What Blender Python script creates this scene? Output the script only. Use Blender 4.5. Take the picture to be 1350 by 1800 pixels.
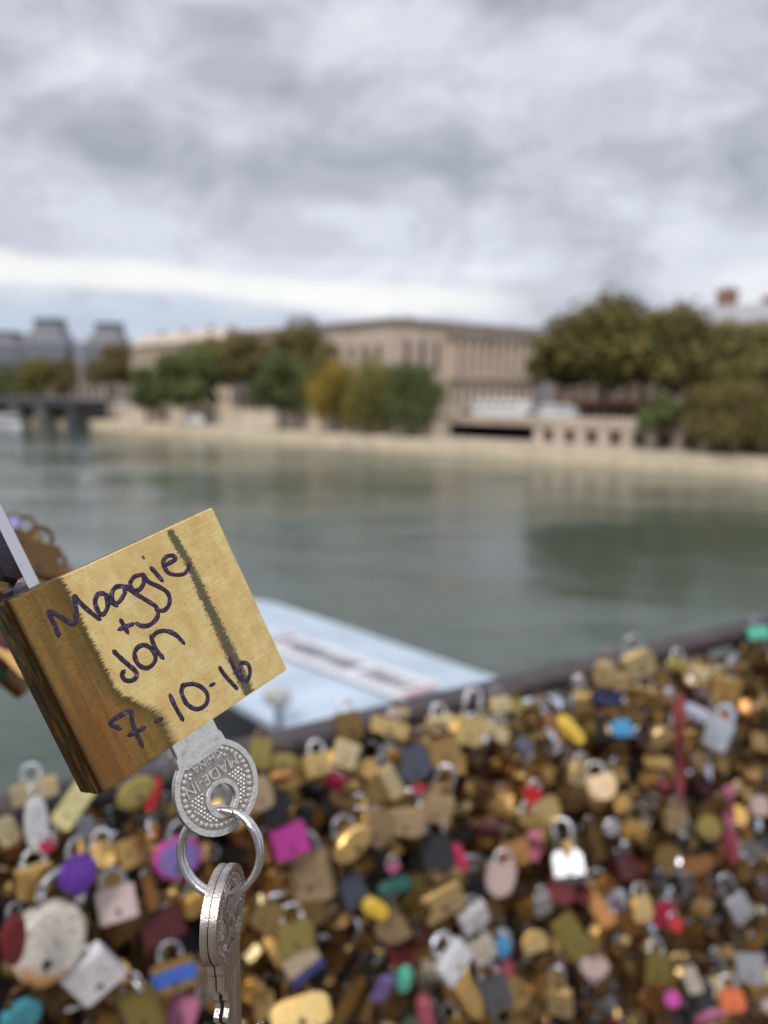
import bpy, bmesh, math, random
from mathutils import Vector, Matrix, Euler, noise
random.seed(11)
PI = math.pi
for o in list(bpy.data.objects):
    bpy.data.objects.remove(o)
sc = bpy.context.scene
COL = sc.collection

# ------------------------------------------------------------ camera
F, CX, CY = 1500.0, 675.0, 900.0          # focal length and centre, in pixels of the 1350 x 1800 photograph
PITCH = math.radians(7.97)
CP, SP = math.cos(PITCH), math.sin(PITCH)
cam = bpy.data.cameras.new('camera')
cam.sensor_fit = 'VERTICAL'
cam.sensor_height = 36.0
cam.sensor_width = 27.0
cam.lens = F / 1800 * 36.0
cam.clip_start = 0.01
cam.clip_end = 5000
cam.dof.use_dof = True
cam.dof.focus_distance = 0.212
cam.dof.aperture_fstop = cam.lens / 3.3
cam_ob = bpy.data.objects.new('camera', cam)
cam_ob.rotation_euler = (PI / 2 - PITCH, 0, 0)
COL.objects.link(cam_ob)
sc.camera = cam_ob

# ------------------------------------------------------------ light
SUN_EL, SUN_AZ = math.radians(44), math.radians(196)    # azimuth measured from the view direction, clockwise
world = bpy.data.worlds.new('World')
sc.world = world
world.use_nodes = True


def N(nt, typ, **kw):
    n = nt.nodes.new(typ)
    for k, v in kw.items():
        if k.startswith('_'):
            setattr(n, k[1:], v)
        else:
            n.inputs[k.replace('__', ' ')].default_value = v
    return n


def mathn(nt, op, a, b=None, c=None, clamp=False):
    n = nt.nodes.new('ShaderNodeMath')
    n.operation = op
    n.use_clamp = clamp
    for i, v in enumerate((a, b, c)):
        if v is None:
            continue
        if isinstance(v, (int, float)):
            n.inputs[i].default_value = v
        else:
            nt.links.new(v, n.inputs[i])
    return n.outputs[0]


def ramp(nt, fac, stops, interp='EASE'):
    n = nt.nodes.new('ShaderNodeValToRGB')
    cr = n.color_ramp
    cr.interpolation = interp
    while len(cr.elements) < len(stops):
        cr.elements.new(0.5)
    for e, (p, c) in zip(cr.elements, stops):
        e.position = p
        e.color = (c[0], c[1], c[2], 1) if hasattr(c, '__len__') else (c, c, c, 1)
    nt.links.new(fac, n.inputs[0])
    return n.outputs[0]


def mixc(nt, fac, a, b, mode='MIX'):
    n = nt.nodes.new('ShaderNodeMix')
    n.data_type = 'RGBA'
    n.blend_type = mode
    for sock, v in ((n.inputs[0], fac), (n.inputs[6], a), (n.inputs[7], b)):
        if isinstance(v, (int, float)):
            sock.default_value = v
        elif isinstance(v, (tuple, list)):
            sock.default_value = (v[0], v[1], v[2], 1)
        else:
            nt.links.new(v, sock)
    return n.outputs[2]


def build_world():
    nt = world.node_tree
    nt.nodes.clear()
    tc = N(nt, 'ShaderNodeTexCoord')
    sep = N(nt, 'ShaderNodeSeparateXYZ')
    nt.links.new(tc.outputs['Generated'], sep.inputs[0])
    x, y, z = sep.outputs
    comb = N(nt, 'ShaderNodeCombineXYZ')
    nt.links.new(x, comb.inputs[0])
    nt.links.new(y, comb.inputs[1])
    nt.links.new(mathn(nt, 'MULTIPLY', z, 1.9), comb.inputs[2])

    def cloud(scale, detail, off, rough=0.55, dist=0.3):
        mp = N(nt, 'ShaderNodeMapping')
        mp.inputs['Location'].default_value = off
        mp.inputs['Scale'].default_value = (1.0, 1.0, 1)
        nt.links.new(comb.outputs[0], mp.inputs[0])
        nz = N(nt, 'ShaderNodeTexNoise', Scale=scale, Detail=detail, Roughness=rough, Distortion=dist)
        nt.links.new(mp.outputs[0], nz.inputs['Vector'])
        return nz.outputs['Fac']
    big = cloud(2.6, 4, (1.7, 0.4, 0.3), 0.5, 0.4)
    mid = cloud(6.5, 8, (5.2, 3.1, 1.0), 0.56, 0.35)
    el = mathn(nt, 'ARCSINE', z)                        # elevation, radians
    az = mathn(nt, 'ARCTAN2', x, y)                     # azimuth from the view direction

    def blob(a0, e0, sa, se):
        da = mathn(nt, 'DIVIDE', mathn(nt, 'SUBTRACT', az, a0), sa)
        de = mathn(nt, 'DIVIDE', mathn(nt, 'SUBTRACT', el, e0), se)
        r2 = mathn(nt, 'ADD', mathn(nt, 'MULTIPLY', da, da), mathn(nt, 'MULTIPLY', de, de))
        return mathn(nt, 'POWER', 2.718, mathn(nt, 'MULTIPLY', r2, -1.0))
    d = mathn(nt, 'ADD', mathn(nt, 'MULTIPLY', big, 0.50), mathn(nt, 'MULTIPLY_ADD', mid, 1.25, -0.235))
    # the large darker cloud bank in the middle, the small dark one on the left, paler gaps
    for (a0, e0, sa, se, wgt) in ((0.0, 0.285, 0.23, 0.085, -0.20), (-0.32, 0.265, 0.10, 0.035, -0.13), (-0.12, 0.245, 0.08, 0.03, -0.10),
                                  (0.30, 0.30, 0.16, 0.10, -0.03), (-0.36, 0.31, 0.08, 0.04, 0.10), (-0.08, 0.20, 0.16, 0.022, 0.09),
                                  (0.0, 0.375, 0.14, 0.02, 0.09), (0.26, 0.285, 0.09, 0.03, 0.08), (-0.30, 0.215, 0.14, 0.02, 0.07),
                                  (0.2, 0.185, 0.2, 0.02, 0.05)):
        d = mathn(nt, 'ADD', d, mathn(nt, 'MULTIPLY', blob(a0, e0, sa, se), wgt))
    ccol = ramp(nt, d, [(0.32, (0.36, 0.38, 0.415)), (0.47, (0.47, 0.48, 0.535)), (0.58, (0.575, 0.58, 0.645)), (0.70, (0.68, 0.70, 0.765)), (0.86, (0.83, 0.825, 0.83))])
    # bright clear band over the roofs, strongest on the left, grey-blue beneath it
    wob = mathn(nt, 'MULTIPLY', mathn(nt, 'SUBTRACT', cloud(6.0, 4, (2, 9, 0)), 0.5), 0.03)
    e2 = mathn(nt, 'ADD', mathn(nt, 'ADD', el, wob), mathn(nt, 'MULTIPLY', az, 0.055))
    band = ramp(nt, mathn(nt, 'MULTIPLY', e2, 5.0), [(0.42, 0.0), (0.50, 1.0), (0.56, 1.0), (0.66, 0.0)])
    azm = ramp(nt, mathn(nt, 'ADD', mathn(nt, 'MULTIPLY', az, 0.5), 0.5), [(0.0, 0.5), (0.28, 1.0), (0.53, 1.0), (0.61, 0.0)])
    bandf = mathn(nt, 'MULTIPLY', mathn(nt, 'MULTIPLY', band, azm), 0.8)
    low = ramp(nt, mathn(nt, 'MULTIPLY', e2, 5.0), [(0.30, 1.0), (0.50, 0.0)])
    ccol = mixc(nt, mathn(nt, 'MULTIPLY', low, 0.75), ccol, (0.47, 0.55, 0.66))
    ccol = mixc(nt, bandf, ccol, (0.97, 0.96, 0.90))
    # darkness added to the unseen sky low behind the camera, to deepen reflections
    back = mathn(nt, 'MULTIPLY', ramp(nt, mathn(nt, 'MULTIPLY', y, -1.0), [(0.52, 0.0), (0.90, 1.0)]), ramp(nt, z, [(0.45, 1.0), (0.8, 0.0)]))
    ccol = mixc(nt, mathn(nt, 'MULTIPLY', back, 0.68), ccol, (0.10, 0.105, 0.12))
    # an overcast sky is brighter overhead than near the horizon
    over = ramp(nt, z, [(0.45, 1.0), (0.95, 2.1)])
    ccol = mixc(nt, 1.0, ccol, over, 'MULTIPLY')
    ccol = mixc(nt, 1.0, ccol, (8.0, 8.05, 8.3), 'MULTIPLY')
    sky = N(nt, 'ShaderNodeTexSky')
    sky.sky_type = 'NISHITA'
    sky.sun_disc = False
    sky.sun_elevation = SUN_EL
    sky.sun_rotation = SUN_AZ
    col = mixc(nt, 0.93, sky.outputs[0], ccol)
    bg = N(nt, 'ShaderNodeBackground', Strength=0.1)
    nt.links.new(col, bg.inputs[0])
    out = N(nt, 'ShaderNodeOutputWorld')
    nt.links.new(bg.outputs[0], out.inputs[0])


build_world()
sun = bpy.data.lights.new('sun', 'SUN')
sun.energy = 1.5
sun.angle = math.radians(12)
sun.color = (1.0, 0.95, 0.88)
sun_ob = bpy.data.objects.new('sun', sun)
_sd = Vector((math.sin(SUN_AZ) * math.cos(SUN_EL), math.cos(SUN_AZ) * math.cos(SUN_EL), math.sin(SUN_EL)))
sun_ob.rotation_euler = _sd.to_track_quat('Z', 'Y').to_euler()
COL.objects.link(sun_ob)
sc.view_settings.view_transform = 'Standard'
sc.view_settings.look = 'None'
sc.view_settings.gamma = 1
sc.view_settings.exposure = 0.42
sc.cycles.use_denoising = True
try:
    sc.cycles.denoiser = 'OPENIMAGEDENOISE'
except Exception:
    pass
sc.cycles.max_bounces = 8
sc.cycles.sample_clamp_indirect = 6

# ------------------------------------------------------------ pixel -> world
AX, AD, AF = Vector((1, 0, 0)), Vector((0, -SP, -CP)), Vector((0, CP, -SP))
C2W = Matrix(((1, 0, 0, 0), (0, -SP, CP, 0), (0, -CP, -SP, 0), (0, 0, 0, 1)))   # camera frame (right, down, forward) -> world
ZW = -9.0                     # water level; the camera is the origin


def ray(px, py):
    return AX * ((px - CX) / F) + AD * ((py - CY) / F) + AF


def on_z(px, py, z):
    r = ray(px, py)
    return r * (z / r.z)


def zat(p, py):               # height at which the column over p shows at row py
    t = (py - CY) / F
    return p.y * (t * CP + SP) / (t * SP - CP)


W1, W2 = on_z(150, 752, ZW), on_z(1350, 840, ZW)
BD = (W2 - W1).normalized()                       # along the far bank, towards the right and nearer
BN = Vector((-BD.y, BD.x, 0))                     # away from the river
if BN.y < 0:
    BN = -BN


def bp(px, off, py=700):      # point `off` metres behind the far waterline, in the column px
    r = ray(px, py)
    k = r.x / r.y
    a = W1 + BN * off
    s = (k * a.y - a.x) / (BD.x - k * BD.y)
    p = a + BD * s
    return Vector((p.x, p.y, 0))


# ------------------------------------------------------------ materials
MATS = {}


def new_mat(name):
    m = bpy.data.materials.new(name)
    m.use_nodes = True
    nt = m.node_tree
    return m, nt, nt.nodes['Principled BSDF']


def simple(name, col, rough=0.6, metal=0.0, var=0.25, scale=6.0, bump=0.0, coords='Object', bscale=None, emis=None, spec=None):
    if name in MATS:
        return MATS[name]
    m, nt, b = new_mat(name)
    tc = N(nt, 'ShaderNodeTexCoord')
    nz = N(nt, 'ShaderNodeTexNoise', Scale=scale, Detail=6, Roughness=0.6)
    nt.links.new(tc.outputs[coords], nz.inputs['Vector'])
    lo = tuple(c * (1 - var) for c in col)
    hi = tuple(min(1, c * (1 + var)) for c in col)
    nt.links.new(ramp(nt, nz.outputs['Fac'], [(0.3, lo), (0.7, hi)], 'LINEAR'), b.inputs['Base Color'])
    b.inputs['Roughness'].default_value = rough
    b.inputs['Metallic'].default_value = metal
    if spec is not None:
        b.inputs['Specular IOR Level'].default_value = spec
    if bump:
        n2 = N(nt, 'ShaderNodeTexNoise', Scale=bscale or scale * 4, Detail=4)
        nt.links.new(tc.outputs[coords], n2.inputs['Vector'])
        bm_ = N(nt, 'ShaderNodeBump', Strength=bump, Distance=0.02)
        nt.links.new(n2.outputs['Fac'], bm_.inputs['Height'])
        nt.links.new(bm_.outputs[0], b.inputs['Normal'])
    MATS[name] = m
    return m


def aged_metal(name, col, dark, rough=0.35, amount=0.5, scale=40.0, metal=1.0, marks=False):
    """metal with darker, rougher tarnish in patches"""
    if name in MATS:
        return MATS[name]
    m, nt, b = new_mat(name)
    tc = N(nt, 'ShaderNodeTexCoord')
    oi = N(nt, 'ShaderNodeObjectInfo')
    ad = N(nt, 'ShaderNodeVectorMath', _operation='ADD')
    nt.links.new(tc.outputs['Object'], ad.inputs[0])
    nt.links.new(oi.outputs['Location'], ad.inputs[1])
    nz = N(nt, 'ShaderNodeTexNoise', Scale=scale, Detail=6, Roughness=0.65)
    nt.links.new(ad.outputs[0], nz.inputs['Vector'])
    f = ramp(nt, nz.outputs['Fac'], [(0.62 - amount * 0.35, 0.0), (0.78 - amount * 0.2, 1.0)], 'LINEAR')
    c_ = mixc(nt, f, col, dark)
    if marks:
        c_ = scribble(nt, tc, c_, 0.6)
    nt.links.new(c_, b.inputs['Base Color'])
    nt.links.new(mathn(nt, 'ADD', mathn(nt, 'MULTIPLY', f, 0.25), rough), b.inputs['Roughness'])
    b.inputs['Metallic'].default_value = metal
    bm_ = N(nt, 'ShaderNodeBump', Strength=0.25, Distance=0.001)
    nt.links.new(nz.outputs['Fac'], bm_.inputs['Height'])
    nt.links.new(bm_.outputs[0], b.inputs['Normal'])
    MATS[name] = m
    return m


def scribble(nt, tc, c_, strength=0.75):
    oi = N(nt, 'ShaderNodeObjectInfo')
    ad = N(nt, 'ShaderNodeVectorMath', _operation='MULTIPLY_ADD')
    ad.inputs[1].default_value = (1, 1, 1)
    nt.links.new(tc.outputs['Object'], ad.inputs[0])
    nt.links.new(oi.outputs['Location'], ad.inputs[2])
    n = N(nt, 'ShaderNodeTexNoise', Scale=5.5, Detail=2.5, Distortion=1.2)
    nt.links.new(ad.outputs[0], n.inputs['Vector'])
    ln = ramp(nt, mathn(nt, 'ABSOLUTE', mathn(nt, 'SUBTRACT', n.outputs['Fac'], 0.5)), [(0.012, 1.0), (0.028, 0.0)], 'LINEAR')
    sep = N(nt, 'ShaderNodeSeparateXYZ')
    nt.links.new(tc.outputs['Object'], sep.inputs[0])
    az_ = ramp(nt, mathn(nt, 'ABSOLUTE', sep.outputs[2]), [(0.24, 1.0), (0.32, 0.0)], 'LINEAR')
    return mixc(nt, mathn(nt, 'MULTIPLY', mathn(nt, 'MULTIPLY', ln, az_), strength), c_, (0.05, 0.045, 0.06))


def enamel(name, col, rough=0.35):
    """painted or plastic padlock surface, scuffed"""
    if name in MATS:
        return MATS[name]
    m, nt, b = new_mat(name)
    tc = N(nt, 'ShaderNodeTexCoord')
    nz = N(nt, 'ShaderNodeTexNoise', Scale=70, Detail=8, Roughness=0.7)
    nt.links.new(tc.outputs['Object'], nz.inputs['Vector'])
    f = ramp(nt, nz.outputs['Fac'], [(0.56, 0.0), (0.66, 1.0)], 'LINEAR')
    dirt = tuple(c * 0.45 + 0.02 for c in col)
    c_ = mixc(nt, mathn(nt, 'MULTIPLY', f, 0.8), col, dirt)
    if sum(col) > 1.2:                        # felt-pen scribble worn to illegibility
        c_ = scribble(nt, tc, c_)
    nt.links.new(c_, b.inputs['Base Color'])
    b.inputs['Roughness'].default_value = rough
    MATS[name] = m
    return m


# ------------------------------------------------------------ mesh helpers
class MB:
    def __init__(s):
        s.v, s.f = [], []

    def add(s, vs, fs):
        n = len(s.v)
        s.v += [Vector(v) for v in vs]
        s.f += [tuple(n + i for i in f) for f in fs]

    def box(s, o, ex, ey, ez, a0, a1, b0, b1, c0, c1):
        vs = [o + ex * a + ey * b + ez * c for c in (c0, c1) for b in (b0, b1) for a in (a0, a1)]
        s.add(vs, [(0, 2, 3, 1), (4, 5, 7, 6), (0, 1, 5, 4), (1, 3, 7, 5), (3, 2, 6, 7), (2, 0, 4, 6)])

    def tube(s, pts, rad, seg=8, cap=True, sx=1.0, up=None):
        pts = [Vector(p) for p in pts]
        n = len(pts)
        rads = rad if hasattr(rad, '__len__') else [rad] * n
        prev = None
        base = len(s.v)
        for i, p in enumerate(pts):
            t = (pts[min(i + 1, n - 1)] - pts[max(i - 1, 0)]).normalized()
            if prev is None:
                ref = Vector(up) if up else (Vector((0, 0, 1)) if abs(t.z) < 0.9 else Vector((1, 0, 0)))
                a = t.cross(ref).normalized()
            else:
                a = (prev - t * prev.dot(t)).normalized()
            prev = a
            bvec = t.cross(a)
            for k in range(seg):
                an = 2 * PI * k / seg
                s.v.append(p + (a * math.cos(an) * sx + bvec * math.sin(an)) * rads[i])
        for i in range(n - 1):
            for k in range(seg):
                k2 = (k + 1) % seg
                s.f.append((base + i * seg + k, base + i * seg + k2, base + (i + 1) * seg + k2, base + (i + 1) * seg + k))
        if cap:
            s.f.append(tuple(base + k for k in range(seg))[::-1])
            s.f.append(tuple(base + (n - 1) * seg + k for k in range(seg)))

    def mesh(s, name, mat=None, smooth=False, fix=True):
        me = bpy.data.meshes.new(name)
        me.from_pydata([tuple(v) for v in s.v], [], s.f)
        if fix:
            bm = bmesh.new()
            bm.from_mesh(me)
            bmesh.ops.recalc_face_normals(bm, faces=bm.faces)
            bm.to_mesh(me)
            bm.free()
        if mat:
            me.materials.append(mat)
        if smooth:
            for p in me.polygons:
                p.use_smooth = True
        return me


def link(name, me, parent=None, matrix=None):
    o = bpy.data.objects.new(name, me)
    COL.objects.link(o)
    if parent is not None:
        o.parent = parent
    if matrix is not None:
        o.matrix_local = matrix
    return o


def tag(o, label=None, cat=None, group=None, kind=None):
    for k, v in (('label', label), ('category', cat), ('group', group), ('kind', kind)):
        if v:
            o[k] = v
    return o


def empty(name, label, cat, matrix=None, group=None, kind=None):
    o = bpy.data.objects.new(name, None)
    o.empty_display_size = 0.05
    COL.objects.link(o)
    if matrix is not None:
        o.matrix_world = matrix
    return tag(o, label, cat, group, kind)


def smooth_by_angle(me, deg=35):
    bm = bmesh.new()
    bm.from_mesh(me)
    for f in bm.faces:
        f.smooth = True
    for e in bm.edges:
        if len(e.link_faces) == 2 and e.calc_face_angle(0) > math.radians(deg):
            e.smooth = False
    bm.to_mesh(me)
    bm.free()
    return me


def prism(outline, y0, y1, bevel=0.0, seg=2, holes=(), axis='y'):
    """outline in (x, z) extruded along y (axis 'y') or (x, y) along z (axis 'z'); optional holes; bevelled"""
    bm = bmesh.new()

    def loop(pts):
        vs = [bm.verts.new((p[0], y0, p[1]) if axis == 'y' else (p[0], p[1], y0)) for p in pts]
        return [bm.edges.new((vs[i], vs[(i + 1) % len(vs)])) for i in range(len(vs))], vs
    if holes:
        es, _ = loop(outline)
        for h in holes:
            es += loop(h)[0]
        bmesh.ops.triangle_fill(bm, use_beauty=True, use_dissolve=False, edges=es)
    else:
        es, vs = loop(outline)
        bm.faces.new(vs)
    r = bmesh.ops.extrude_face_region(bm, geom=list(bm.faces))
    d = (0, y1 - y0, 0) if axis == 'y' else (0, 0, y1 - y0)
    bmesh.ops.translate(bm, vec=d, verts=[g for g in r['geom'] if isinstance(g, bmesh.types.BMVert)])
    bmesh.ops.recalc_face_normals(bm, faces=bm.faces)
    if bevel:
        ed = [e for e in bm.edges if len(e.link_faces) == 2 and e.calc_face_angle(0) > math.radians(40)]
        bmesh.ops.bevel(bm, geom=ed, offset=bevel, segments=seg, affect='EDGES', clamp_overlap=True)
    me = bpy.data.meshes.new('shape')
    bm.to_mesh(me)
    bm.free()
    return me


def join_mesh(meshes, name):
    bm = bmesh.new()
    for m in meshes:
        bm.from_mesh(m)
    me = bpy.data.meshes.new(name)
    bm.to_mesh(me)
    bm.free()
    return me


def circ(r, n=48, c=(0, 0), a0=0):
    return [(c[0] + r * math.cos(a0 + 2 * PI * k / n), c[1] + r * math.sin(a0 + 2 * PI * k / n)) for k in range(n)]


def spline(pts, sub=6):
    P = [Vector((p[0], p[1], p[2] if len(p) > 2 else 0)) for p in pts]
    if len(P) < 3:
        return P
    out = []
    for i in range(len(P) - 1):
        p0, p1, p2, p3 = P[max(i - 1, 0)], P[i], P[i + 1], P[min(i + 2, len(P) - 1)]
        for k in range(sub):
            t = k / sub
            out.append(0.5 * ((2 * p1) + (p2 - p0) * t + (2 * p0 - 5 * p1 + 4 * p2 - p3) * t * t + (3 * p1 - p0 - 3 * p2 + p3) * t ** 3))
    out.append(P[-1])
    return out


# ------------------------------------------------------------ river, banks, far ground
V = Vector
EZ = V((0, 0, 1))
stone_pale = simple('pale_stone', (0.60, 0.51, 0.40), 0.85, var=0.22, scale=0.35, bump=0.3)
stone_quay = simple('quay_stone', (0.46, 0.38, 0.30), 0.9, var=0.35, scale=0.25, bump=0.4)
stone_lip = simple('quay_edge_stone', (0.70, 0.58, 0.41), 0.85, var=0.2, scale=0.4, bump=0.3)
stone_wall = simple('facade_stone', (0.58, 0.47, 0.37), 0.85, var=0.14, scale=0.2)
stone_warm = simple('warm_facade_stone', (0.64, 0.52, 0.37), 0.85, var=0.14, scale=0.2)
stone_grey = simple('weathered_cornice', (0.27, 0.225, 0.19), 0.85, var=0.25, scale=0.3)
slate = simple('slate_roof', (0.155, 0.165, 0.195), 0.6, var=0.2, scale=0.8)
zinc = simple('zinc_roof', (0.21, 0.21, 0.23), 0.5, var=0.15, scale=0.6)
glass_dark = simple('window_glass', (0.035, 0.038, 0.045), 0.12, var=0.2, scale=1)
asphalt = simple('asphalt', (0.06, 0.06, 0.062), 0.9, var=0.2, scale=2)
earth = simple('far_ground', (0.16, 0.14, 0.11), 0.95, var=0.2, scale=0.05)
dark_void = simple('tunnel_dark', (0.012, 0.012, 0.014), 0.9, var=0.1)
dark_iron = simple('dark_iron', (0.045, 0.045, 0.05), 0.6, var=0.2, scale=1)


def water_mat():
    m, nt, b = new_mat('river_water')
    tc = N(nt, 'ShaderNodeTexCoord')

    def wn(scale, rot, sx, sy, det=4, dist=0.0):
        q = N(nt, 'ShaderNodeMapping')
        q.inputs['Rotation'].default_value = (0, 0, rot)
        q.inputs['Scale'].default_value = (sx, sy, 1)
        nt.links.new(tc.outputs['Object'], q.inputs[0])
        n = N(nt, 'ShaderNodeTexNoise', Scale=scale, Detail=det, Roughness=0.55, Distortion=dist)
        nt.links.new(q.outputs[0], n.inputs['Vector'])
        return n.outputs['Fac']
    a = wn(0.30, 0.55, 1.0, 2.0, 4, 0.6)
    c = wn(1.3, 0.2, 1.0, 1.7, 3)
    d = wn(4.5, 0.9, 1.0, 1.3, 2)
    w5 = wn(0.12, 0.35, 0.8, 2.4, 4, 0.8)
    calm = ramp(nt, wn(0.035, 0.8, 0.6, 1.5, 3, 0.5), [(0.36, 0.32), (0.64, 1.5)])
    h = mathn(nt, 'ADD', mathn(nt, 'MULTIPLY', a, 0.62), mathn(nt, 'ADD', mathn(nt, 'MULTIPLY', c, 0.34), mathn(nt, 'MULTIPLY', d, 0.05)))
    h = mathn(nt, 'MULTIPLY', mathn(nt, 'MULTIPLY_ADD', w5, 1.1, h), calm)
    bm_ = N(nt, 'ShaderNodeBump', Strength=1.0, Distance=0.12)
    nt.links.new(h, bm_.inputs['Height'])
    nt.links.new(bm_.outputs[0], b.inputs['Normal'])
    b.inputs['Base Color'].default_value = (0.062, 0.082, 0.060, 1)
    b.inputs['Roughness'].default_value = 0.06
    b.inputs['IOR'].default_value = 1.33
    return m


mb = MB()
mb.add([(-1500, -300, ZW), (1500, -300, ZW), (1500, 2500, ZW), (-1500, 2500, ZW)], [(0, 1, 2, 3)])
tag(link('river', mb.mesh('river', water_mat(), fix=False)), kind='structure')

ZQ = ZW + 2.0                  # lower quay
ZS = ZW + 4.7                  # street behind the quay wall
WALL = 8.0                     # quay wall stands this far behind the waterline
S0, S1 = -420.0, 190.0         # extent along the bank (from W1)


def slab(name, off0, off1, s0, s1, z0, z1, mat, kind='structure'):
    mb = MB()
    mb.box(V((W1.x, W1.y, 0)), BD, BN, EZ, s0, s1, off0, off1, z0, z1)
    return tag(link(name, mb.mesh(name, mat)), kind=kind)


slab('lower_quay', 0.9, WALL + 0.5, S0, S1, ZW - 1, ZQ - 0.02, stone_quay)
slab('quay_edge', 0.0, 0.9, S0, S1, ZW - 1, ZQ, stone_lip)
slab('street', WALL + 0.62, WALL + 22, S0, S1, ZS - 0.5, ZS, asphalt)
slab('pavement', WALL + 22.0, WALL + 60, S0, S1, ZS - 0.5, ZS + 0.13, simple('paving', (0.26, 0.23, 0.20), 0.9, var=0.2, scale=1))
mb = MB()
o = V((W1.x, W1.y, 0)) + BN * (WALL + 59)
mb.add([o + BD * -1500 + EZ * (ZS + 0.05), o + BD * 900 + EZ * (ZS + 0.05), o + BD * 900 + BN * 2500 + EZ * (ZS + 0.05), o + BD * -1500 + BN * 2500 + EZ * (ZS + 0.05)], [(0, 1, 2, 3)])
tag(link('ground', mb.mesh('ground', earth)), kind='structure')


def s_of(px, off, py=740):
    p = bp(px, off, py)
    return (p - V((W1.x, W1.y, 0))).dot(BD)


# quay wall in two lengths with a low tunnel mouth between them, then an arcade of piers
BO = V((W1.x, W1.y, 0))
t0, t1 = s_of(788, WALL), s_of(945, WALL)
a0 = s_of(985, WALL)


def wall_thing(name, label, s0, s1, zt, mat, off=WALL, z0=None):
    e = empty(name, label, 'wall', Matrix.Translation(BO + BD * s0 + BN * off + EZ * ZQ))
    inv = e.matrix_world.inverted()

    def part(nm, boxes, m_):
        mb = MB()
        for bx in boxes:
            mb.box(BO, BD, BN, EZ, *bx)
        me = mb.mesh(nm, m_)
        me.transform(inv)
        return link(nm, me, e)
    part('wall', [(s0, s1, off, off + 0.6, ZQ - 0.5 if z0 is None else z0, zt)], mat)
    part('coping', [(s0, s1, off - 0.15, off + 0.75, zt, zt + 0.3)], stone_pale)
    return e, part


wall_thing('quay_wall', 'long pale stone quay wall sloping past the tree trunks to the dark tunnel mouth', S0, t0, ZS + 0.6, stone_pale)
e, part = wall_thing('tunnel_mouth', 'low dark rectangular opening in the stone quay wall', t0, t1, ZS + 0.6, stone_quay, z0=ZQ + 2.25)
mb = MB()
part('wall', [(t0, t1, WALL + 0.02, WALL + 0.58, ZQ - 0.5, ZQ + 0.06)], stone_quay)
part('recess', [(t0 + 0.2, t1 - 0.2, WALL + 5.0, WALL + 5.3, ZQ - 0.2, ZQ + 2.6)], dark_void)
e, part = wall_thing('arcade_wall', 'stone quay wall with a row of projecting piers and dark bays', t1, S1, ZS + 0.6, simple('shaded_bay_stone', (0.13, 0.10, 0.08), 0.9, var=0.3, scale=0.3))  # bays darker than the piers: the shade between them is in the colour
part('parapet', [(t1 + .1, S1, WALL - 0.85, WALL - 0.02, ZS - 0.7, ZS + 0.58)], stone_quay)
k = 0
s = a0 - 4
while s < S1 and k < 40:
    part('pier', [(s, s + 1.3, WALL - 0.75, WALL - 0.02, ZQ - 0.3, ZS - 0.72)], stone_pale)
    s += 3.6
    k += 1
# ramp that climbs from the lower quay beside the tunnel
mb = MB()
sa, sb = s_of(700, WALL - 3), t0
vs = []
for off in (WALL - 2.8, WALL - 0.05):
    vs += [BO + BD * sa + BN * off + EZ * ZQ, BO + BD * sb + BN * off + EZ * ZQ, BO + BD * sb + BN * off + EZ * (ZS + 0.3), BO + BD * (sa + 0.2) + BN * off + EZ * (ZQ + 0.1)]
mb.add(vs, [(0, 1, 2, 3), (7, 6, 5, 4), (0, 4, 5, 1), (1, 5, 6, 2), (2, 6, 7, 3), (3, 7, 4, 0)])
tag(link('quay_ramp', mb.mesh('quay_ramp', stone_pale)), 'pale stone ramp rising along the quay wall beside the dark tunnel mouth', 'ramp')


# ------------------------------------------------------------ buildings
def facade_parts(e, inv, o, eu, ev, u0, u1, z0, z1, rows, cols, wmat, ww=0.42, wh=0.6, pane=glass_dark, outward=-1, name='window'):
    """windows on the facade plane through o spanned by eu; ev points into the building"""
    du = (u1 - u0) / cols
    dz = (z1 - z0) / rows
    for r_ in range(rows):
        for c in range(cols):
            uc, zc = u0 + (c + 0.5) * du, z0 + (r_ + 0.5) * dz
            w2, h2 = du * ww / 2, dz * wh / 2
            mb = MB()
            for bx in ((uc - w2 - 0.2, uc - w2, zc - h2, zc + h2), (uc + w2, uc + w2 + 0.2, zc - h2, zc + h2), (uc - w2 - 0.3, uc + w2 + 0.3, zc + h2, zc + h2 + 0.25), (uc - w2 - 0.3, uc + w2 + 0.3, zc - h2 - 0.2, zc - h2)):
                mb.box(o, eu, ev, EZ, bx[0], bx[1], -0.18, 0.06, bx[2], bx[3])
            me = mb.mesh(name, wmat)
            me.transform(inv)
            wo = link(name, me, e)
            mb = MB()
            mb.box(o, eu, ev, EZ, uc - w2, uc + w2, -0.05, 0.05, zc - h2, zc + h2)
            me = mb.mesh('pane', pane)
            me.transform(inv)
            link('pane', me, wo)


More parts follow.
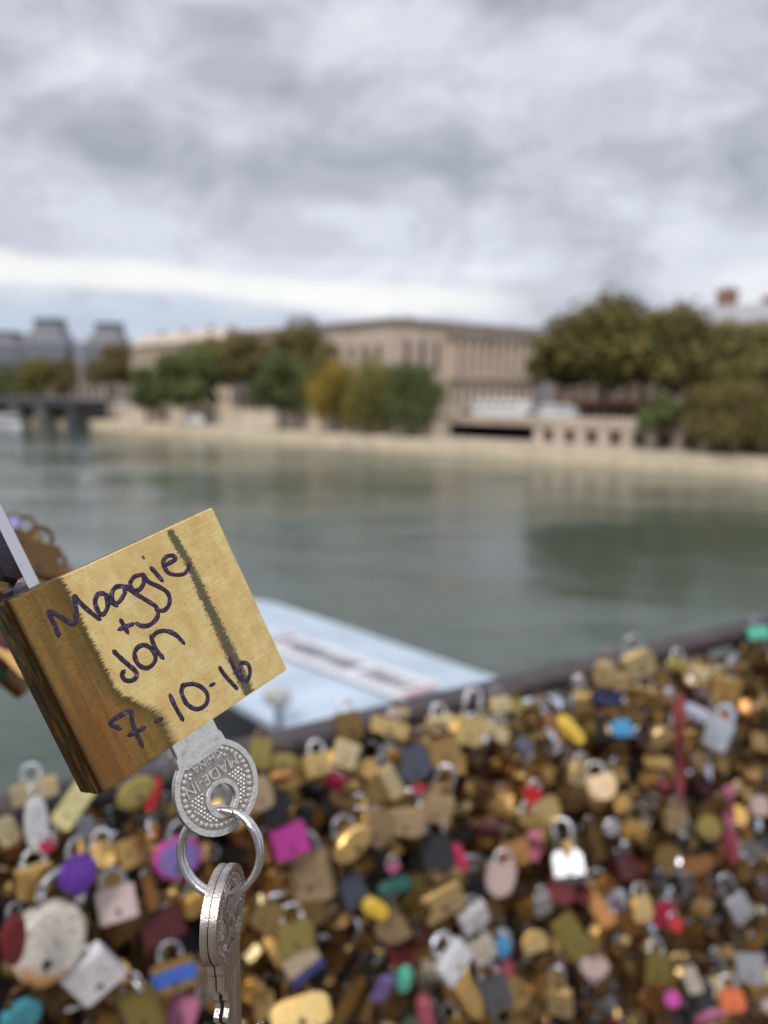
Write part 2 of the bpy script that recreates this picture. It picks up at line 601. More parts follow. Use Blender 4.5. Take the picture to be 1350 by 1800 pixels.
def block(name, label, o, eu, ev, length, depth, z0, z1, rows, cols, wmat, roof=None, roof_h=4.0, roof_mat=None, cat='building', chim=0, inset=3.0):
    e = empty(name, label, cat, Matrix.Translation(o + EZ * z0))
    inv = e.matrix_world.inverted()

    def part(nm, boxes, m_, parent=None):
        mb = MB()
        for bx in boxes:
            mb.box(o, eu, ev, EZ, *bx)
        me = mb.mesh(nm, m_)
        me.transform(inv)
        return link(nm, me, parent or e)
    part('wall', [(0, length, 0, depth, z0, z1)], wmat)
    part('cornice', [(-0.4, length + 0.4, -0.5, depth + 0.4, z1, z1 + 0.6), (-0.2, length + 0.2, -0.25, depth + 0.2, z1 - 1.0, z1 - 0.7)], stone_grey if wmat != stone_pale else wmat)
    if roof == 'mansard':
        mb = MB()
        i = inset
        zt = z1 + 0.6
        vs = [o + eu * a + ev * b_ + EZ * zt for a, b_ in ((0.1, 0.1), (length - 0.1, 0.1), (length - 0.1, depth - 0.1), (0.1, depth - 0.1))]
        vs += [o + eu * a + ev * b_ + EZ * (zt + roof_h) for a, b_ in ((i, i), (length - i, i), (length - i, depth - i), (i, depth - i))]
        mb.add(vs, [(0, 1, 5, 4), (1, 2, 6, 5), (2, 3, 7, 6), (3, 0, 4, 7), (4, 5, 6, 7), (3, 2, 1, 0)])
        me = mb.mesh('roof', roof_mat or slate)
        me.transform(inv)
        rf = link('roof', me, e)
        for k in range(chim):
            u = length * (k + 0.7) / (chim + 0.4)
            part('chimney', [(u, u + 2.2, depth * 0.45, depth * 0.45 + 0.9, zt + roof_h - 1.2, zt + roof_h + 1.7)], simple('chimney_brick', (0.24, 0.14, 0.10), 0.9), rf)
    if rows:
        facade_parts(e, inv, o, eu, ev, 1.0, length - 1.0, z0 + 0.8, z1 - 1.2, rows, cols, wmat)
    return e, part, inv


# the classical building with the colonnaded flank
K = bp(690, WALL + 22.5, 600)
for _ in range(3):
    pass
ztop = zat(K, 561)
flank_h = ztop - ZS
eR, eS = -BD, BN                      # river front runs away to the left, flank runs away from the river
e, part, inv = block('classical_building', 'tan classical stone building with a colonnaded flank and flat cornice', K, eR, eS, 62.0, 52.0, ZS, ztop - 0.6, 0, 0, stone_wall)
facade_parts(e, inv, K, eR, eS, 2.0, 60.0, ZS + 1.0, ztop - 4.0, 3, 13, stone_warm, 0.36, 0.62)
part('attic', [(0.8, 61.0, 0.8, 51.0, ztop, ztop + 0.5)], stone_grey)
for u_, v_, w_ in ((9, 14, 2.4), (24, 20, 3.0), (38, 12, 2.2), (50, 26, 3.2), (14, 38, 2.6)):
    part('chimney', [(u_, u_ + w_, v_, v_ + 0.9, ztop + 0.5, ztop + 1.9)], stone_grey)
part('architrave', [(-1.7, -0.02, 16.0, 51.0, ztop - flank_h * .165, ztop - 1.2)], stone_grey)
# flank: frame with ev pointing into the building = eR
FO = K
zc0, zc1 = ZS + flank_h * 0.40, ztop - flank_h * 0.165
colw = 1.5
for k in range(12):
    v0 = 17.0 + k * 2.95
    part('pilaster', [(-1.5, -0.02, v0, v0 + 1.15, zc0, zc1)], stone_wall)
for k in range(11):
    v0 = 17.0 + k * 2.95
    w_ = part('window', [(-0.10, -0.01, v0 + 1.2, v0 + 2.9, zc0 + 0.2, zc1 - 0.1)], stone_grey)
    part('pane', [(-0.16, -0.105, v0 + 1.32, v0 + 2.78, zc0 + 0.4, zc1 - 0.3)], glass_dark, w_)
part('plinth', [(-1.2, -0.03, 16.0, 51.5, zc0 - 0.5, zc0)], stone_pale)
facade_parts(e, inv, FO, eS, eR, 17.0, 51.0, ZS + 0.6, zc0 - 0.9, 1, 12, stone_pale, 0.34, 0.62)
facade_parts(e, inv, FO, eS, eR, 2.0, 15.0, ZS + 0.6, zc0 - 0.6, 1, 3, stone_pale, 0.34, 0.6)
facade_parts(e, inv, FO, eS, eR, 2.0, 15.0, zc0 + 0.5, zc1, 1, 3, stone_wall, 0.34, 0.8)

# round dark dome roof behind the river front
P = bp(531, WALL + 50, 565)
zt = zat(P, 552)
e = empty('domed_tower', 'round dark lead dome rising just behind the classical building roof', 'tower', Matrix.Translation(P + EZ * ZS))
mb = MB()
rr = 30 / F * P.y
zb = zat(P, 585)
mb.tube([(0, 0, 0), (0, 0, zb - ZS)], rr * 1.02, 24)
link('drum', smooth_by_angle(mb.mesh('drum', stone_wall)), e)
mb = MB()
hd = zt - zb
mb.tube([(0, 0, zb - ZS), (0, 0, zb - ZS + hd * .45), (0, 0, zb - ZS + hd * .75), (0, 0, zb - ZS + hd * .93), (0, 0, zb - ZS + hd)], [rr, rr * .98, rr * .86, rr * .5, rr * .1], 24)
link('dome', smooth_by_angle(mb.mesh('dome', zinc), 60), e)


def bld(name, label, px0, px1, off, ytop, rows, cols, mat, depth=14, **kw):
    a, b_ = bp(px0, off, 650), bp(px1, off, 650)
    # origin at the right-hand end, running left, so the river face is the visible one
    L = (b_ - a).length
    o = b_
    zt_ = zat((a + b_) / 2, ytop)
    return block(name, label, o, -BD, BN, L, depth, ZS, zt_, rows, cols, mat, **kw)


bld('townhouse', 'cream stone house front between the brown trees, low pediment above', 372, 470, WALL + 26, 598, 4, 7, stone_warm, roof='mansard', roof_h=2.4, roof_mat=stone_wall)
P = bp(405, WALL + 25.5, 590)
mb = MB()
h0, h1 = zat(P, 597), zat(P, 571)
hw_ = 22 / F * P.y * 1.4
mb.add([P + BD * s_ + BN * q + EZ * z_ for q in (0, 1.2) for s_, z_ in ((-hw_, h0), (hw_, h0), (0, h1))], [(0, 1, 2), (5, 4, 3), (0, 3, 4, 1), (1, 4, 5, 2), (2, 5, 3, 0)])
tag(link('pediment', mb.mesh('pediment', simple('pediment_stone', (0.33, 0.24, 0.19), 0.85))), 'small triangular stone pediment crowning the cream house front', 'pediment')
bld('long_house', 'long cream house with rows of windows between the green trees and the slate palace', 228, 372, WALL + 26, 607, 4, 12, stone_warm, roof='mansard', roof_h=3.0, roof_mat=stone_wall, chim=3)
# palace with slate roofs, far off at the left, square to the view
pal = simple('palace_stone', (0.33, 0.29, 0.25), 0.9, var=0.15, scale=0.2)
EXR, EYF = V((1, 0, 0)), V((0, 1, 0))
YP = 420.0


def pz(py, Y=YP):
    return zat(V((0, Y, 0)), py)


def pxx(px, Y=YP):
    r = ray(px, 640)
    return r.x / r.y * Y


block('palace_wing', 'long grey palace wing with a blue slate roof at the far left of the river', V((pxx(226), YP, 0)), -EXR, EYF, pxx(226) - pxx(-140), 22.0, ZS, pz(643), 2, 26, pal,
      roof='mansard', roof_h=pz(601) - pz(643), roof_mat=slate, inset=7)


def pavilion(label, px0, px1, pt0, pt1, ybase, ytop):
    Y = YP - 3
    x0, x1 = pxx(px0, Y), pxx(px1, Y)
    L = x1 - x0
    z0, z1 = pz(ybase, Y), pz(ytop, Y)
    O = V((x0, Y, 0))
    e = empty('pavilion_roof', label, 'roof', Matrix.Translation(O + EZ * z0), 'steep slate pavilion roofs of the palace')
    inv = e.matrix_world.inverted()
    i = L * (1 - (pt1 - pt0) / (px1 - px0)) / 2
    lay = [(0, z0 - 9), (0, z0), (i * 0.62, z0 + (z1 - z0) * 0.34), (i * 0.9, z0 + (z1 - z0) * 0.7), (i, z1)]
    mb = MB()
    for q, z_ in lay:
        mb.v += [O + EXR * x_ + EYF * y_ + EZ * z_ for x_, y_ in ((q, q), (L - q, q), (L - q, L - q), (q, L - q))]
    for k in range(len(lay) - 1):
        for j in range(4):
            j2 = (j + 1) % 4
            mb.f.append((k * 4 + j, k * 4 + j2, (k + 1) * 4 + j2, (k + 1) * 4 + j))
    q = len(lay) - 1
    mb.f += [(q * 4, q * 4 + 1, q * 4 + 2, q * 4 + 3), (3, 2, 1, 0)]
    me = mb.mesh('slope', slate)
    me.transform(inv)
    link('slope', me, e)
    for nm, m_, bx in (('crest', dark_iron, (i - 0.7, L - i + 0.7, i - 0.7, L - i + 0.7, z1, z1 + 1.1)),
                       ('chimney', pal, (L * .12, L * .12 + 2.2, 1.0, 4, z0 - 2, z0 + (z1 - z0) * .42)), ('chimney', pal, (L * .80, L * .80 + 2.2, 1.0, 4, z0 - 2, z0 + (z1 - z0) * .36)),
                       ('dormer', pal, (L * .43, L * .57, i * .2, i * .8, z0, z0 + (z1 - z0) * .36))):
        mb = MB()
        mb.box(O, EXR, EYF, EZ, *bx)
        me = mb.mesh(nm, m_)
        me.transform(inv)
        link(nm, me, e)


pavilion('taller steep slate pavilion roof of the far palace, cut off flat', 36, 118, 57, 97, 603, 562)
pavilion('smaller steep slate pavilion roof of the far palace, nearer the tan houses', 146, 222, 165, 203, 606, 570)
pavilion('low dark pavilion roof end of the far palace at the picture edge', -55, 34, -35, 14, 606, 585)
bld('stone_building', 'plain brownish stone building hidden behind the trunks of the big olive trees', 968, 1500, WALL + 34, 640, 3, 18, simple('brown_stone', (0.25, 0.19, 0.15), 0.9, var=0.2, scale=.2))
# pale mansard building behind the big trees at the right, dome beside it
bld('mansard_building', 'pale grey mansard apartment building showing above the big olive trees', 1120, 1480, WALL + 60, 572, 5, 16, stone_pale, roof='mansard', roof_h=3.4, roof_mat=simple('pale_zinc', (0.36, 0.35, 0.37), 0.5), chim=4)
P = bp(1272, WALL + 66, 540)
mb = MB()
w_ = 14 / F * P.y
mb.box(P, BD, BN, EZ, -w_, w_, 0, 2.5, zat(P, 560), zat(P, 513))
mb.box(P, BD, BN, EZ, -w_ * 1.15, w_ * 1.15, -0.2, 2.7, zat(P, 513), zat(P, 510))
for k in range(4):
    mb.tube([P + BD * (-w_ + (k + .5) * w_ / 2) + BN * 1.2 + EZ * zat(P, 510), P + BD * (-w_ + (k + .5) * w_ / 2) + BN * 1.2 + EZ * zat(P, 503)], w_ * .14, 8)
tag(link('chimney_stack', mb.mesh('chimney_stack', simple('red_chimney', (0.27, 0.15, 0.12), 0.9))), 'reddish brick chimney stack above the pale mansard building', 'chimney')
P = bp(975, WALL + 75, 580)
mb = MB()
zt = zat(P, 568)
rr = 45 / F * P.y
mb.tube([P + EZ * ZS, P + EZ * zat(P, 592), P + EZ * zat(P, 578), P + EZ * zat(P, 570), P + EZ * zt], [rr, rr, rr * 0.8, rr * 0.45, 0.3], 20)
tag(link('grey_roof', smooth_by_angle(mb.mesh('grey_roof', zinc), 50)), 'low rounded grey zinc roof between the colonnade and the big olive tree', 'roof')
# brick-orange row of stalls behind the parapet at the right
a, b_ = bp(1010, WALL + 14, 700), bp(1122, WALL + 14, 700)
e = empty('orange_kiosk', 'long low orange kiosk behind the quay parapet under the big trees', 'kiosk', Matrix.Translation(a + EZ * ZS))
inv = e.matrix_world.inverted()
L = (b_ - a).length
for nm, m_, boxes in (('wall', simple('kiosk_wall', (0.20, 0.10, 0.06), 0.8), [(0, L, 0, 3, ZS, ZS + 2.3)]),
                      ('awning', simple('orange_canvas', (0.46, 0.17, 0.06), 0.8), [(-0.3, L + 0.3, -1.2, 3.2, ZS + 2.3, ZS + 3.1)]),
                      ('counter', stone_pale, [(L * k / 7, L * k / 7 + 0.5, -0.5, -0.02, ZS, ZS + 2.2) for k in range(8)])):
    mb = MB()
    for bx in boxes:
        mb.box(a, BD, BN, EZ, *bx)
    me = mb.mesh(nm, m_)
    me.transform(inv)
    link(nm, me, e)

# dark low bridge at the far left
a, b_ = bp(-160, -4, 710), bp(132, -4, 710)
e = empty('far_bridge', 'low dark bridge across the far river, ending at the pale quay', 'bridge', Matrix.Translation(b_ + EZ * ZW))
inv = e.matrix_world.inverted()
L = (b_ - a).length
zd1, zd0 = zat(b_, 703), zat(b_, 715)
mb = MB()
mb.box(b_, -BD, BN, EZ, 0, L, 0, 9, zd0, zd1)
me = mb.mesh('deck', dark_iron); me.transform(inv); link('deck', me, e)
mb = MB()
mb.box(b_, -BD, BN, EZ, -0.1, L, -0.3, 0.0, zd1, zd1 + 1.0)
me = mb.mesh('parapet', simple('bridge_stone', (0.15, 0.14, 0.13), 0.9)); me.transform(inv); link('parapet', me, e)
for k in range(4):
    u = 1 + k * 21
    mb = MB()
    mb.box(b_, -BD, BN, EZ, u, u + 6, 0.2, 8.8, ZW - 1, zd0)
    me = mb.mesh('pier', dark_iron if k == 0 else MATS['bridge_stone']); me.transform(inv); link('pier', me, e)


# ------------------------------------------------------------ trees
def leaf_mat(name, c0, c1, c2):
    m, nt, b = new_mat(name)
    g = N(nt, 'ShaderNodeNewGeometry')
    tc = N(nt, 'ShaderNodeTexCoord')
    nz = N(nt, 'ShaderNodeTexNoise', Scale=0.45, Detail=3)
    nt.links.new(tc.outputs['Object'], nz.inputs['Vector'])
    f = mathn(nt, 'ADD', mathn(nt, 'MULTIPLY', g.outputs['Random Per Island'], 0.32), mathn(nt, 'MULTIPLY_ADD', nz.outputs['Fac'], 1.3, -0.33))
    nt.links.new(ramp(nt, f, [(0.15, c0), (0.5, c1), (0.9, c2)], 'LINEAR'), b.inputs['Base Color'])
    b.inputs['Roughness'].default_value = 0.7
    b.inputs['Specular IOR Level'].default_value = 0.15
    return m


LEAF = {
    'olive': leaf_mat('olive_leaves', (0.078, 0.078, 0.027), (0.14, 0.128, 0.040), (0.23, 0.175, 0.052)),
    'green': leaf_mat('green_leaves', (0.066, 0.082, 0.032), (0.11, 0.135, 0.046), (0.17, 0.18, 0.06)),
    'yellow': leaf_mat('yellow_leaves', (0.14, 0.135, 0.036), (0.30, 0.22, 0.04), (0.46, 0.28, 0.04)),
    'brown': leaf_mat('brown_leaves', (0.095, 0.078, 0.032), (0.165, 0.13, 0.05), (0.22, 0.18, 0.06)),
    'yelgreen': leaf_mat('turning_leaves', (0.08, 0.095, 0.034), (0.17, 0.165, 0.05), (0.36, 0.25, 0.05)),
}
bark = simple('bark', (0.085, 0.068, 0.052), 0.9, var=0.3, scale=3)


def tree(label, px, off, ybase, ytop, ylow, wpx, leaf, seed, ground=None, weep=False, group=None, name='tree'):
    rnd = random.Random(seed)
    P = bp(px, off, 680)
    gz = ZQ if off < WALL else ZS
    depth = P.y
    zt_, zl = zat(P, ytop), zat(P, ylow)
    w = wpx / F * depth * 1.2
    e = empty(name, label, 'tree', Matrix.Translation(P + EZ * gz), group)
    H_, L_ = zt_ - gz, zl - gz
    mb = MB()
    n = 7
    pts = [(rnd.uniform(-.15, .15) * k, rnd.uniform(-.15, .15) * k, (L_ + (H_ - L_) * .55) * k / (n - 1)) for k in range(n)]
    r0 = 0.028 * H_
    mb.tube(pts, [r0 * (1.25 if k == 0 else 1) * (1 - 0.11 * k) for k in range(n)], 8)
    for k in range(7):
        a = rnd.uniform(0, 2 * PI)
        i = rnd.randint(3, 5)
        p0 = V(pts[i])
        d = V((math.cos(a), math.sin(a), rnd.uniform(.3, .9)))
        l = w * rnd.uniform(.28, .42)
        mb.tube([p0, p0 + d * l * .5 + EZ * .2, p0 + d * l], [r0 * .42, r0 * .28, r0 * .1], 6)
    link('trunk', mb.mesh('trunk', bark, smooth=True), e)
    # crown: leaf clumps over several lobes
    ch = H_ - L_
    lobes = []
    nl = max(14, int(w * 1.9))
    for k in range(nl):
        a = rnd.uniform(0, 2 * PI)
        q = math.sqrt(rnd.random()) * 0.33
        zc = rnd.uniform(0.24, 0.80)
        shrink = 1.0 - 0.55 * max(0, zc - 0.5)
        lobes.append((V((math.cos(a) * q * w * shrink, math.sin(a) * q * w * shrink, L_ + ch * zc)), w * rnd.uniform(.11, .24), ch * rnd.uniform(.11, .23)))
    lobes.append((V((0, 0, L_ + ch * .83)), w * .20, ch * .17))
    lobes.append((V((0, 0, L_ + ch * .5)), w * .36, ch * .38))
    mb = MB()
    nleaf = 6500
    ls = max(0.22, w * 0.027)
    for k in range(nleaf):
        c, rx, rz = rnd.choice(lobes)
        while True:
            d = V((rnd.gauss(0, 1), rnd.gauss(0, 1), rnd.gauss(0, 1)))
            if d.length > .01:
                break
        d.normalize()
        q = rnd.random() ** 0.35 if rnd.random() > .08 else rnd.uniform(1.0, 1.4)
        p = c + V((d.x * rx * q, d.y * rx * q, d.z * rz * q))
        if weep and rnd.random() < .6:
            p.z = max(p.z - abs(rnd.gauss(0, ch * .16)), L_ - ch * .10)
        nn = (d + V((rnd.uniform(-.6, .6), rnd.uniform(-.6, .6), rnd.uniform(-.2, .7)))).normalized()
        t = nn.orthogonal().normalized()
        t = Matrix.Rotation(rnd.uniform(0, 6.28), 3, nn) @ t
        b2 = nn.cross(t)
        s_ = ls * rnd.uniform(.6, 1.4)
        if weep:
            t = (t * .4 - EZ).normalized()
            b2 = nn.cross(t).normalized()
            mb.add([p, p + t * s_ * 1.3 + b2 * s_ * .35, p + t * s_ * 2.4, p + t * s_ * 1.2 - b2 * s_ * .35], [(0, 1, 2, 3)])
        else:
            mb.add([p - t * s_, p - t * s_ * .2 + b2 * s_ * .7, p + t * s_, p + t * s_ * .1 - b2 * s_ * .7], [(0, 1, 2, 3)])
    link('crown', mb.mesh('crown', LEAF[leaf], fix=False), e)
    return e


G1 = 'trees along the far quay'
tree('tallest olive-brown tree in the big clump, its crown below the grey zinc roof', 1062, WALL + 7, 705, 517, 694, 210, 'olive', 1, group=G1)
tree('big olive tree in the middle of the clump, under the reddish chimney', 1205, WALL + 9, 705, 530, 714, 175, 'olive', 2, group=G1)
tree('big green-olive tree cut by the picture edge, below the pale mansard building', 1335, WALL + 7, 705, 560, 722, 180, 'olive', 3, group=G1)
tree('dark olive tree beside the colonnade, lowest at the clump end', 985, WALL + 10, 705, 598, 690, 105, 'olive', 4, group=G1)
tree('olive tree filling the gap behind the tallest one and the one under the chimney', 1135, WALL + 16, 705, 540, 700, 150, 'olive', 31, group=G1)
tree('olive tree filling the gap before the pale mansard building', 1272, WALL + 16, 705, 562, 706, 150, 'olive', 32, group=G1)
tree('small rounded green tree in front of the arcade piers', 1162, 4.5, 770, 695, 764, 84, 'green', 5, group=G1)
tree('wide drooping olive-brown tree overhanging the arcade piers', 1285, 4.5, 785, 655, 768, 175, 'brown', 6, weep=True, group=G1)
tree('second drooping tree at the picture edge over the arcade piers', 1400, 4.5, 790, 660, 775, 130, 'olive', 16, weep=True, group=G1)
tree('broad dark green tree, its crown reaching down over the quay', 335, 4, 742, 606, 728, 122, 'green', 7, group=G1)
tree('narrow dark green tree against the broad dark green one', 258, 4, 742, 638, 730, 72, 'green', 8, group=G1)
tree('tawny tree behind the broad dark green one, near the cream pediment', 375, WALL + 12, 700, 588, 690, 96, 'yelgreen', 9, group=G1)
tree('thin brown tree standing below the cream house front', 437, WALL + 13, 700, 580, 690, 84, 'brown', 10, group=G1)
tree('dark green tree beside the yellow ones, leaning over the water', 492, 3.5, 748, 612, 738, 112, 'green', 11, group=G1)
tree('tall olive-brown tree under the dark dome', 541, WALL + 11, 705, 566, 690, 122, 'olive', 12, group=G1)
tree('yellow autumn tree with golden leaves in front of the classical building', 590, 4.5, 748, 622, 736, 104, 'yellow', 13, weep=True, group=G1)
tree('yellow-green weeping tree between the golden tree and the green one', 650, 4.5, 748, 614, 738, 112, 'yelgreen', 14, weep=True, group=G1)
tree('green weeping tree at the end of the row, beside the stone ramp', 722, 4, 748, 628, 742, 118, 'green', 15, weep=True, group=G1)
tree('rounded brown tree alone against the pale palace wall', 196, WALL + 12, 700, 600, 690, 78, 'brown', 17, group=G1)
tree('low green tree at the far end of the quay, partly cut off', 12, WALL + 4, 715, 648, 712, 84, 'green', 18, group=G1)
tree('yellowish-green tree before the slate palace wing', 68, WALL + 5, 715, 624, 712, 66, 'yelgreen', 19, group=G1)
tree('slim russet-brown tree beside the yellowish one before the palace', 116, WALL + 5, 715, 622, 708, 48, 'brown', 20, group=G1)


# ------------------------------------------------------------ vehicles on the street and quay
def vehicle(name, label, cat, px, off, length, height, width, mat, boxy, z=None):
    P = bp(px, off, 715) + EZ * (ZS if z is None else z)
    M = Matrix((BD, BN, EZ)).transposed().to_4x4()
    M.translation = P
    e = empty(name, label, cat, M)
    if boxy:
        prof = [(-.5, .12), (.5, .12), (.5, .55), (.455, .93), (.43, 1), (-.47, 1), (-.5, .95)]
    else:
        prof = [(-.5, .15), (.5, .15), (.5, .5), (.24, .6), (.12, .98), (-.3, 1), (-.42, .64), (-.5, .58)]
    me = prism([(x * length, z_ * height) for x, z_ in prof], -width / 2, width / 2, 0.1, 2)
    me.materials.append(mat)
    link('body', smooth_by_angle(me), e)
    for sgn in (-1, 1):
        nw = 6 if boxy else 2
        for k in range(nw):
            if boxy:
                x0, x1, z0, z1 = -.46 + k * .9 / nw, -.46 + (k + .7) * .9 / nw, .68, .83
            else:
                x0, x1, z0, z1 = -.28 + k * .22, -.08 + k * .19, .64, .9
            mb = MB()
            mb.box(V((0, 0, 0)), V((1, 0, 0)), V((0, 1, 0)), EZ, x0 * length, x1 * length, sgn * width / 2 - .02, sgn * width / 2 + .02, z0 * height, z1 * height)
            link('window', mb.mesh('window', glass_dark), e)
        for x in (-.32, .32):
            mb = MB()
            wr = .36 if not boxy else .46
            mb.tube([(x * length, sgn * (width / 2 - .2), wr), (x * length, sgn * (width / 2 + .03), wr)], wr, 16)
            link('wheel', mb.mesh('wheel', simple('tyre', (0.02, 0.02, 0.02), 0.8)), e)
    return e


white_paint = simple('white_paint', (0.86, 0.86, 0.85), 0.35, var=0.05)
vehicle('coach', 'white coach parked on the street above the dark tunnel mouth', 'coach', 884, WALL + 5, 10.5, 3.1, 2.5, white_paint, True)
vehicle('van', 'white van beside the orange kiosk on the quay street', 'van', 985, WALL + 5, 5.6, 2.5, 2.0, white_paint, True)
vehicle('parked_car', 'dark grey car on the street, just before the white coach', 'car', 828, WALL + 4, 4.3, 1.5, 1.8, simple('grey_paint', (0.12, 0.13, 0.15), 0.3), False)
vehicle('parked_car', 'pale grey car between the white coach and the white van', 'car', 944, WALL + 4, 4.3, 1.5, 1.8, simple('pale_grey_paint', (0.42, 0.44, 0.47), 0.3), False)
vehicle('van', 'white van down on the lower quay among the dark green trees', 'van', 341, 3.2, 4.6, 2.1, 1.9, white_paint, True, ZQ)
vehicle('parked_car', 'pale car on the street above the bare stretch of pale quay wall', 'car', 172, WALL + 5, 4.5, 1.6, 1.8, simple('pale_grey_paint', (0.42, 0.44, 0.47), 0.3), False)

# lamp posts on the parapet, hardly visible
for px, lab in ((770, 'thin dark lamp post before the colonnaded flank'), (448, 'thin dark lamp post between the brown tree and the green tree')):
    P = bp(px, WALL + 1.2, 700) + EZ * ZS
    e = empty('street_lamp', lab, 'street lamp', Matrix.Translation(P))
    mb = MB()
    mb.tube([(0, 0, 0), (0, 0, .8), (0, 0, 1), (0, 0, 5.6)], [.2, .16, .09, .06], 8)
    link('post', mb.mesh('post', dark_iron, smooth=True), e)
    mb = MB()
    mb.tube([(0, 0, 5.6), (0, 0, 5.8), (0, 0, 6.3), (0, 0, 6.45)], [.1, .16, .26, .05], 8)
    link('lantern', mb.mesh('lantern', simple('lamp_glass', (0.5, 0.5, 0.48), 0.3)), e)


# ------------------------------------------------------------ boats
def loft(secs, n):
    mb = MB()
    for s_ in secs:
        mb.v += [V(p) for p in s_]
    for k in range(len(secs) - 1):
        for j in range(n - 1):
            mb.f.append((k * n + j, k * n + j + 1, (k + 1) * n + j + 1, (k + 1) * n + j))
    mb.f.append(tuple(range(n)))
    mb.f.append(tuple((len(secs) - 1) * n + j for j in range(n)))
    return mb


# white tour boat moored at the far left
P = bp(10, -9, 742)
M = Matrix((BD, BN, EZ)).transposed().to_4x4()
M.translation = P + EZ * ZW
e = empty('tour_boat', 'white tour boat moored by the low dark bridge far down the river', 'boat', M)
mb = loft([[(x, -w_, .9), (x, -w_ * .8, -.3), (x, w_ * .8, -.3), (x, w_, .9)] for x, w_ in ((-11, 2), (0, 2.3), (7, 2.1), (10, 1.1), (11.5, .15))], 4)
mb.f += [(k * 4, k * 4 + 3, k * 4 + 7, k * 4 + 4) for k in range(4)]
link('hull', mb.mesh('hull', white_paint), e)
mb = MB()
mb.box(V((0, 0, 0)), V((1, 0, 0)), V((0, 1, 0)), EZ, -9.5, 6, -1.8, 1.8, .9, 2.5)
link('cabin', mb.mesh('cabin', simple('boat_windows', (0.30, 0.32, 0.36), 0.2)), e)
mb = MB()
mb.box(V((0, 0, 0)), V((1, 0, 0)), V((0, 1, 0)), EZ, -10, 6.6, -2, 2, 2.5, 2.75)
link('roof', mb.mesh('roof', white_paint), e)

# pale blue canopied boat just below the railing
ZR = ZW + 3.0
A, B = on_z(452, 1048, ZR), on_z(862, 1188, ZR)
ex = (B - A).normalized()
ey = V((-ex.y, ex.x, 0))
if ey.y > 0:
    ey = -ey                                 # towards the bridge, across the boat
M = Matrix((ex, -ey, EZ)).transposed().to_4x4()
M.translation = V((A.x, A.y, ZW))
canvas = simple('pale_blue_canopy', (0.43, 0.505, 0.58), 0.6, var=0.16, scale=0.9)
e = empty('canopy_boat', 'boat with a pale blue canopy and a lettered banner, moored below the railing', 'boat', M)
BW, BL = 5.0, 19.0
hz = ZR - ZW
secs = []
NS = 13
for x, sw, zo in ((-0.9, 0.50, -0.25), (-0.6, 0.72, -0.1), (0.0, 0.88, -0.03), (0.9, 0.97, 0), (3, 1, 0), (BL * .6, 1, 0), (BL, 1, 0)):
    row = []
    for j in range(NS):
        q = -1 + 2 * j / (NS - 1)
        yy = -BW / 2 - q * BW / 2 * sw
        zz = hz + zo + 0.16 * (1 - q * q)
        row.append((x, yy, zz))
    secs.append(row)
mb = MB()
for s_ in secs:
    mb.v += [V(p) for p in s_]
for k in range(len(secs) - 1):
    for j in range(NS - 1):
        mb.f.append((k * NS + j, k * NS + j + 1, (k + 1) * NS + j + 1, (k + 1) * NS + j))
n0 = len(mb.v)
mb.v += [v - EZ * 0.12 for v in list(mb.v)]
mb.f += [tuple(i + n0 for i in f)[::-1] for f in list(mb.f)]
rim = [k * NS for k in range(len(secs))] + [(len(secs) - 1) * NS + j for j in range(1, NS)] + [k * NS + NS - 1 for k in range(len(secs) - 2, -1, -1)] + [j for j in range(NS - 2, 0, -1)]
for i in range(len(rim)):
    a_, b2 = rim[i], rim[(i + 1) % len(rim)]
    mb.f.append((a_, b2, b2 + n0, a_ + n0))
link('canopy', mb.mesh('canopy', canvas, smooth=False), e)
mb = loft([[(x, -BW / 2 + w_, 1.0), (x, -BW / 2 + w_ * .85, -.5), (x, -BW / 2 - w_ * .85, -.5), (x, -BW / 2 - w_, 1.0)] for x, w_ in ((-3.4, .1), (-2.2, 1.2), (-.5, 2.0), (3, 2.3), (BL, 2.3))], 4)
mb.f += [(k * 4, k * 4 + 3, k * 4 + 7, k * 4 + 4) for k in range(4)]
link('hull', mb.mesh('hull', simple('boat_hull', (0.035, 0.04, 0.05), 0.4)), e)
for x in (0.2, 4.5, 9, 13.5):
    for y in (-0.45, -BW + .45):
        mb = MB()
        mb.tube([(x, y, .95), (x, y, hz - .05)], .045, 8)
        link('post', mb.mesh('post', simple('boat_post', (0.5, 0.52, 0.55), 0.4)), e)
for x in (1.4, 3.0, 4.6, 6.2, 7.8, 9.4):
    mb = MB()
    mb.tube([(x, -BW / 2 - q * BW / 2, hz + 0.16 * (1 - q * q) + .004) for q in [-1 + 2 * j / 12 for j in range(13)]], .028, 6)
    link('rib', mb.mesh('rib', canvas), e)
# banner: white strip with red ends and dark lettering, illegible at this distance
a2, b2 = on_z(488, 1128, ZR + .17), on_z(742, 1222, ZR + .17)
inv = M.inverted()
a2, b2 = inv @ a2, inv @ b2
dx = (b2 - a2); dx.z = 0
Lb = dx.length
dx.normalize()
dy = V((-dx.y, dx.x, 0))


def ztop_at(y):
    q = (-BW / 2 - y) / (BW / 2)
    return hz + 0.16 * (1 - q * q) + .045


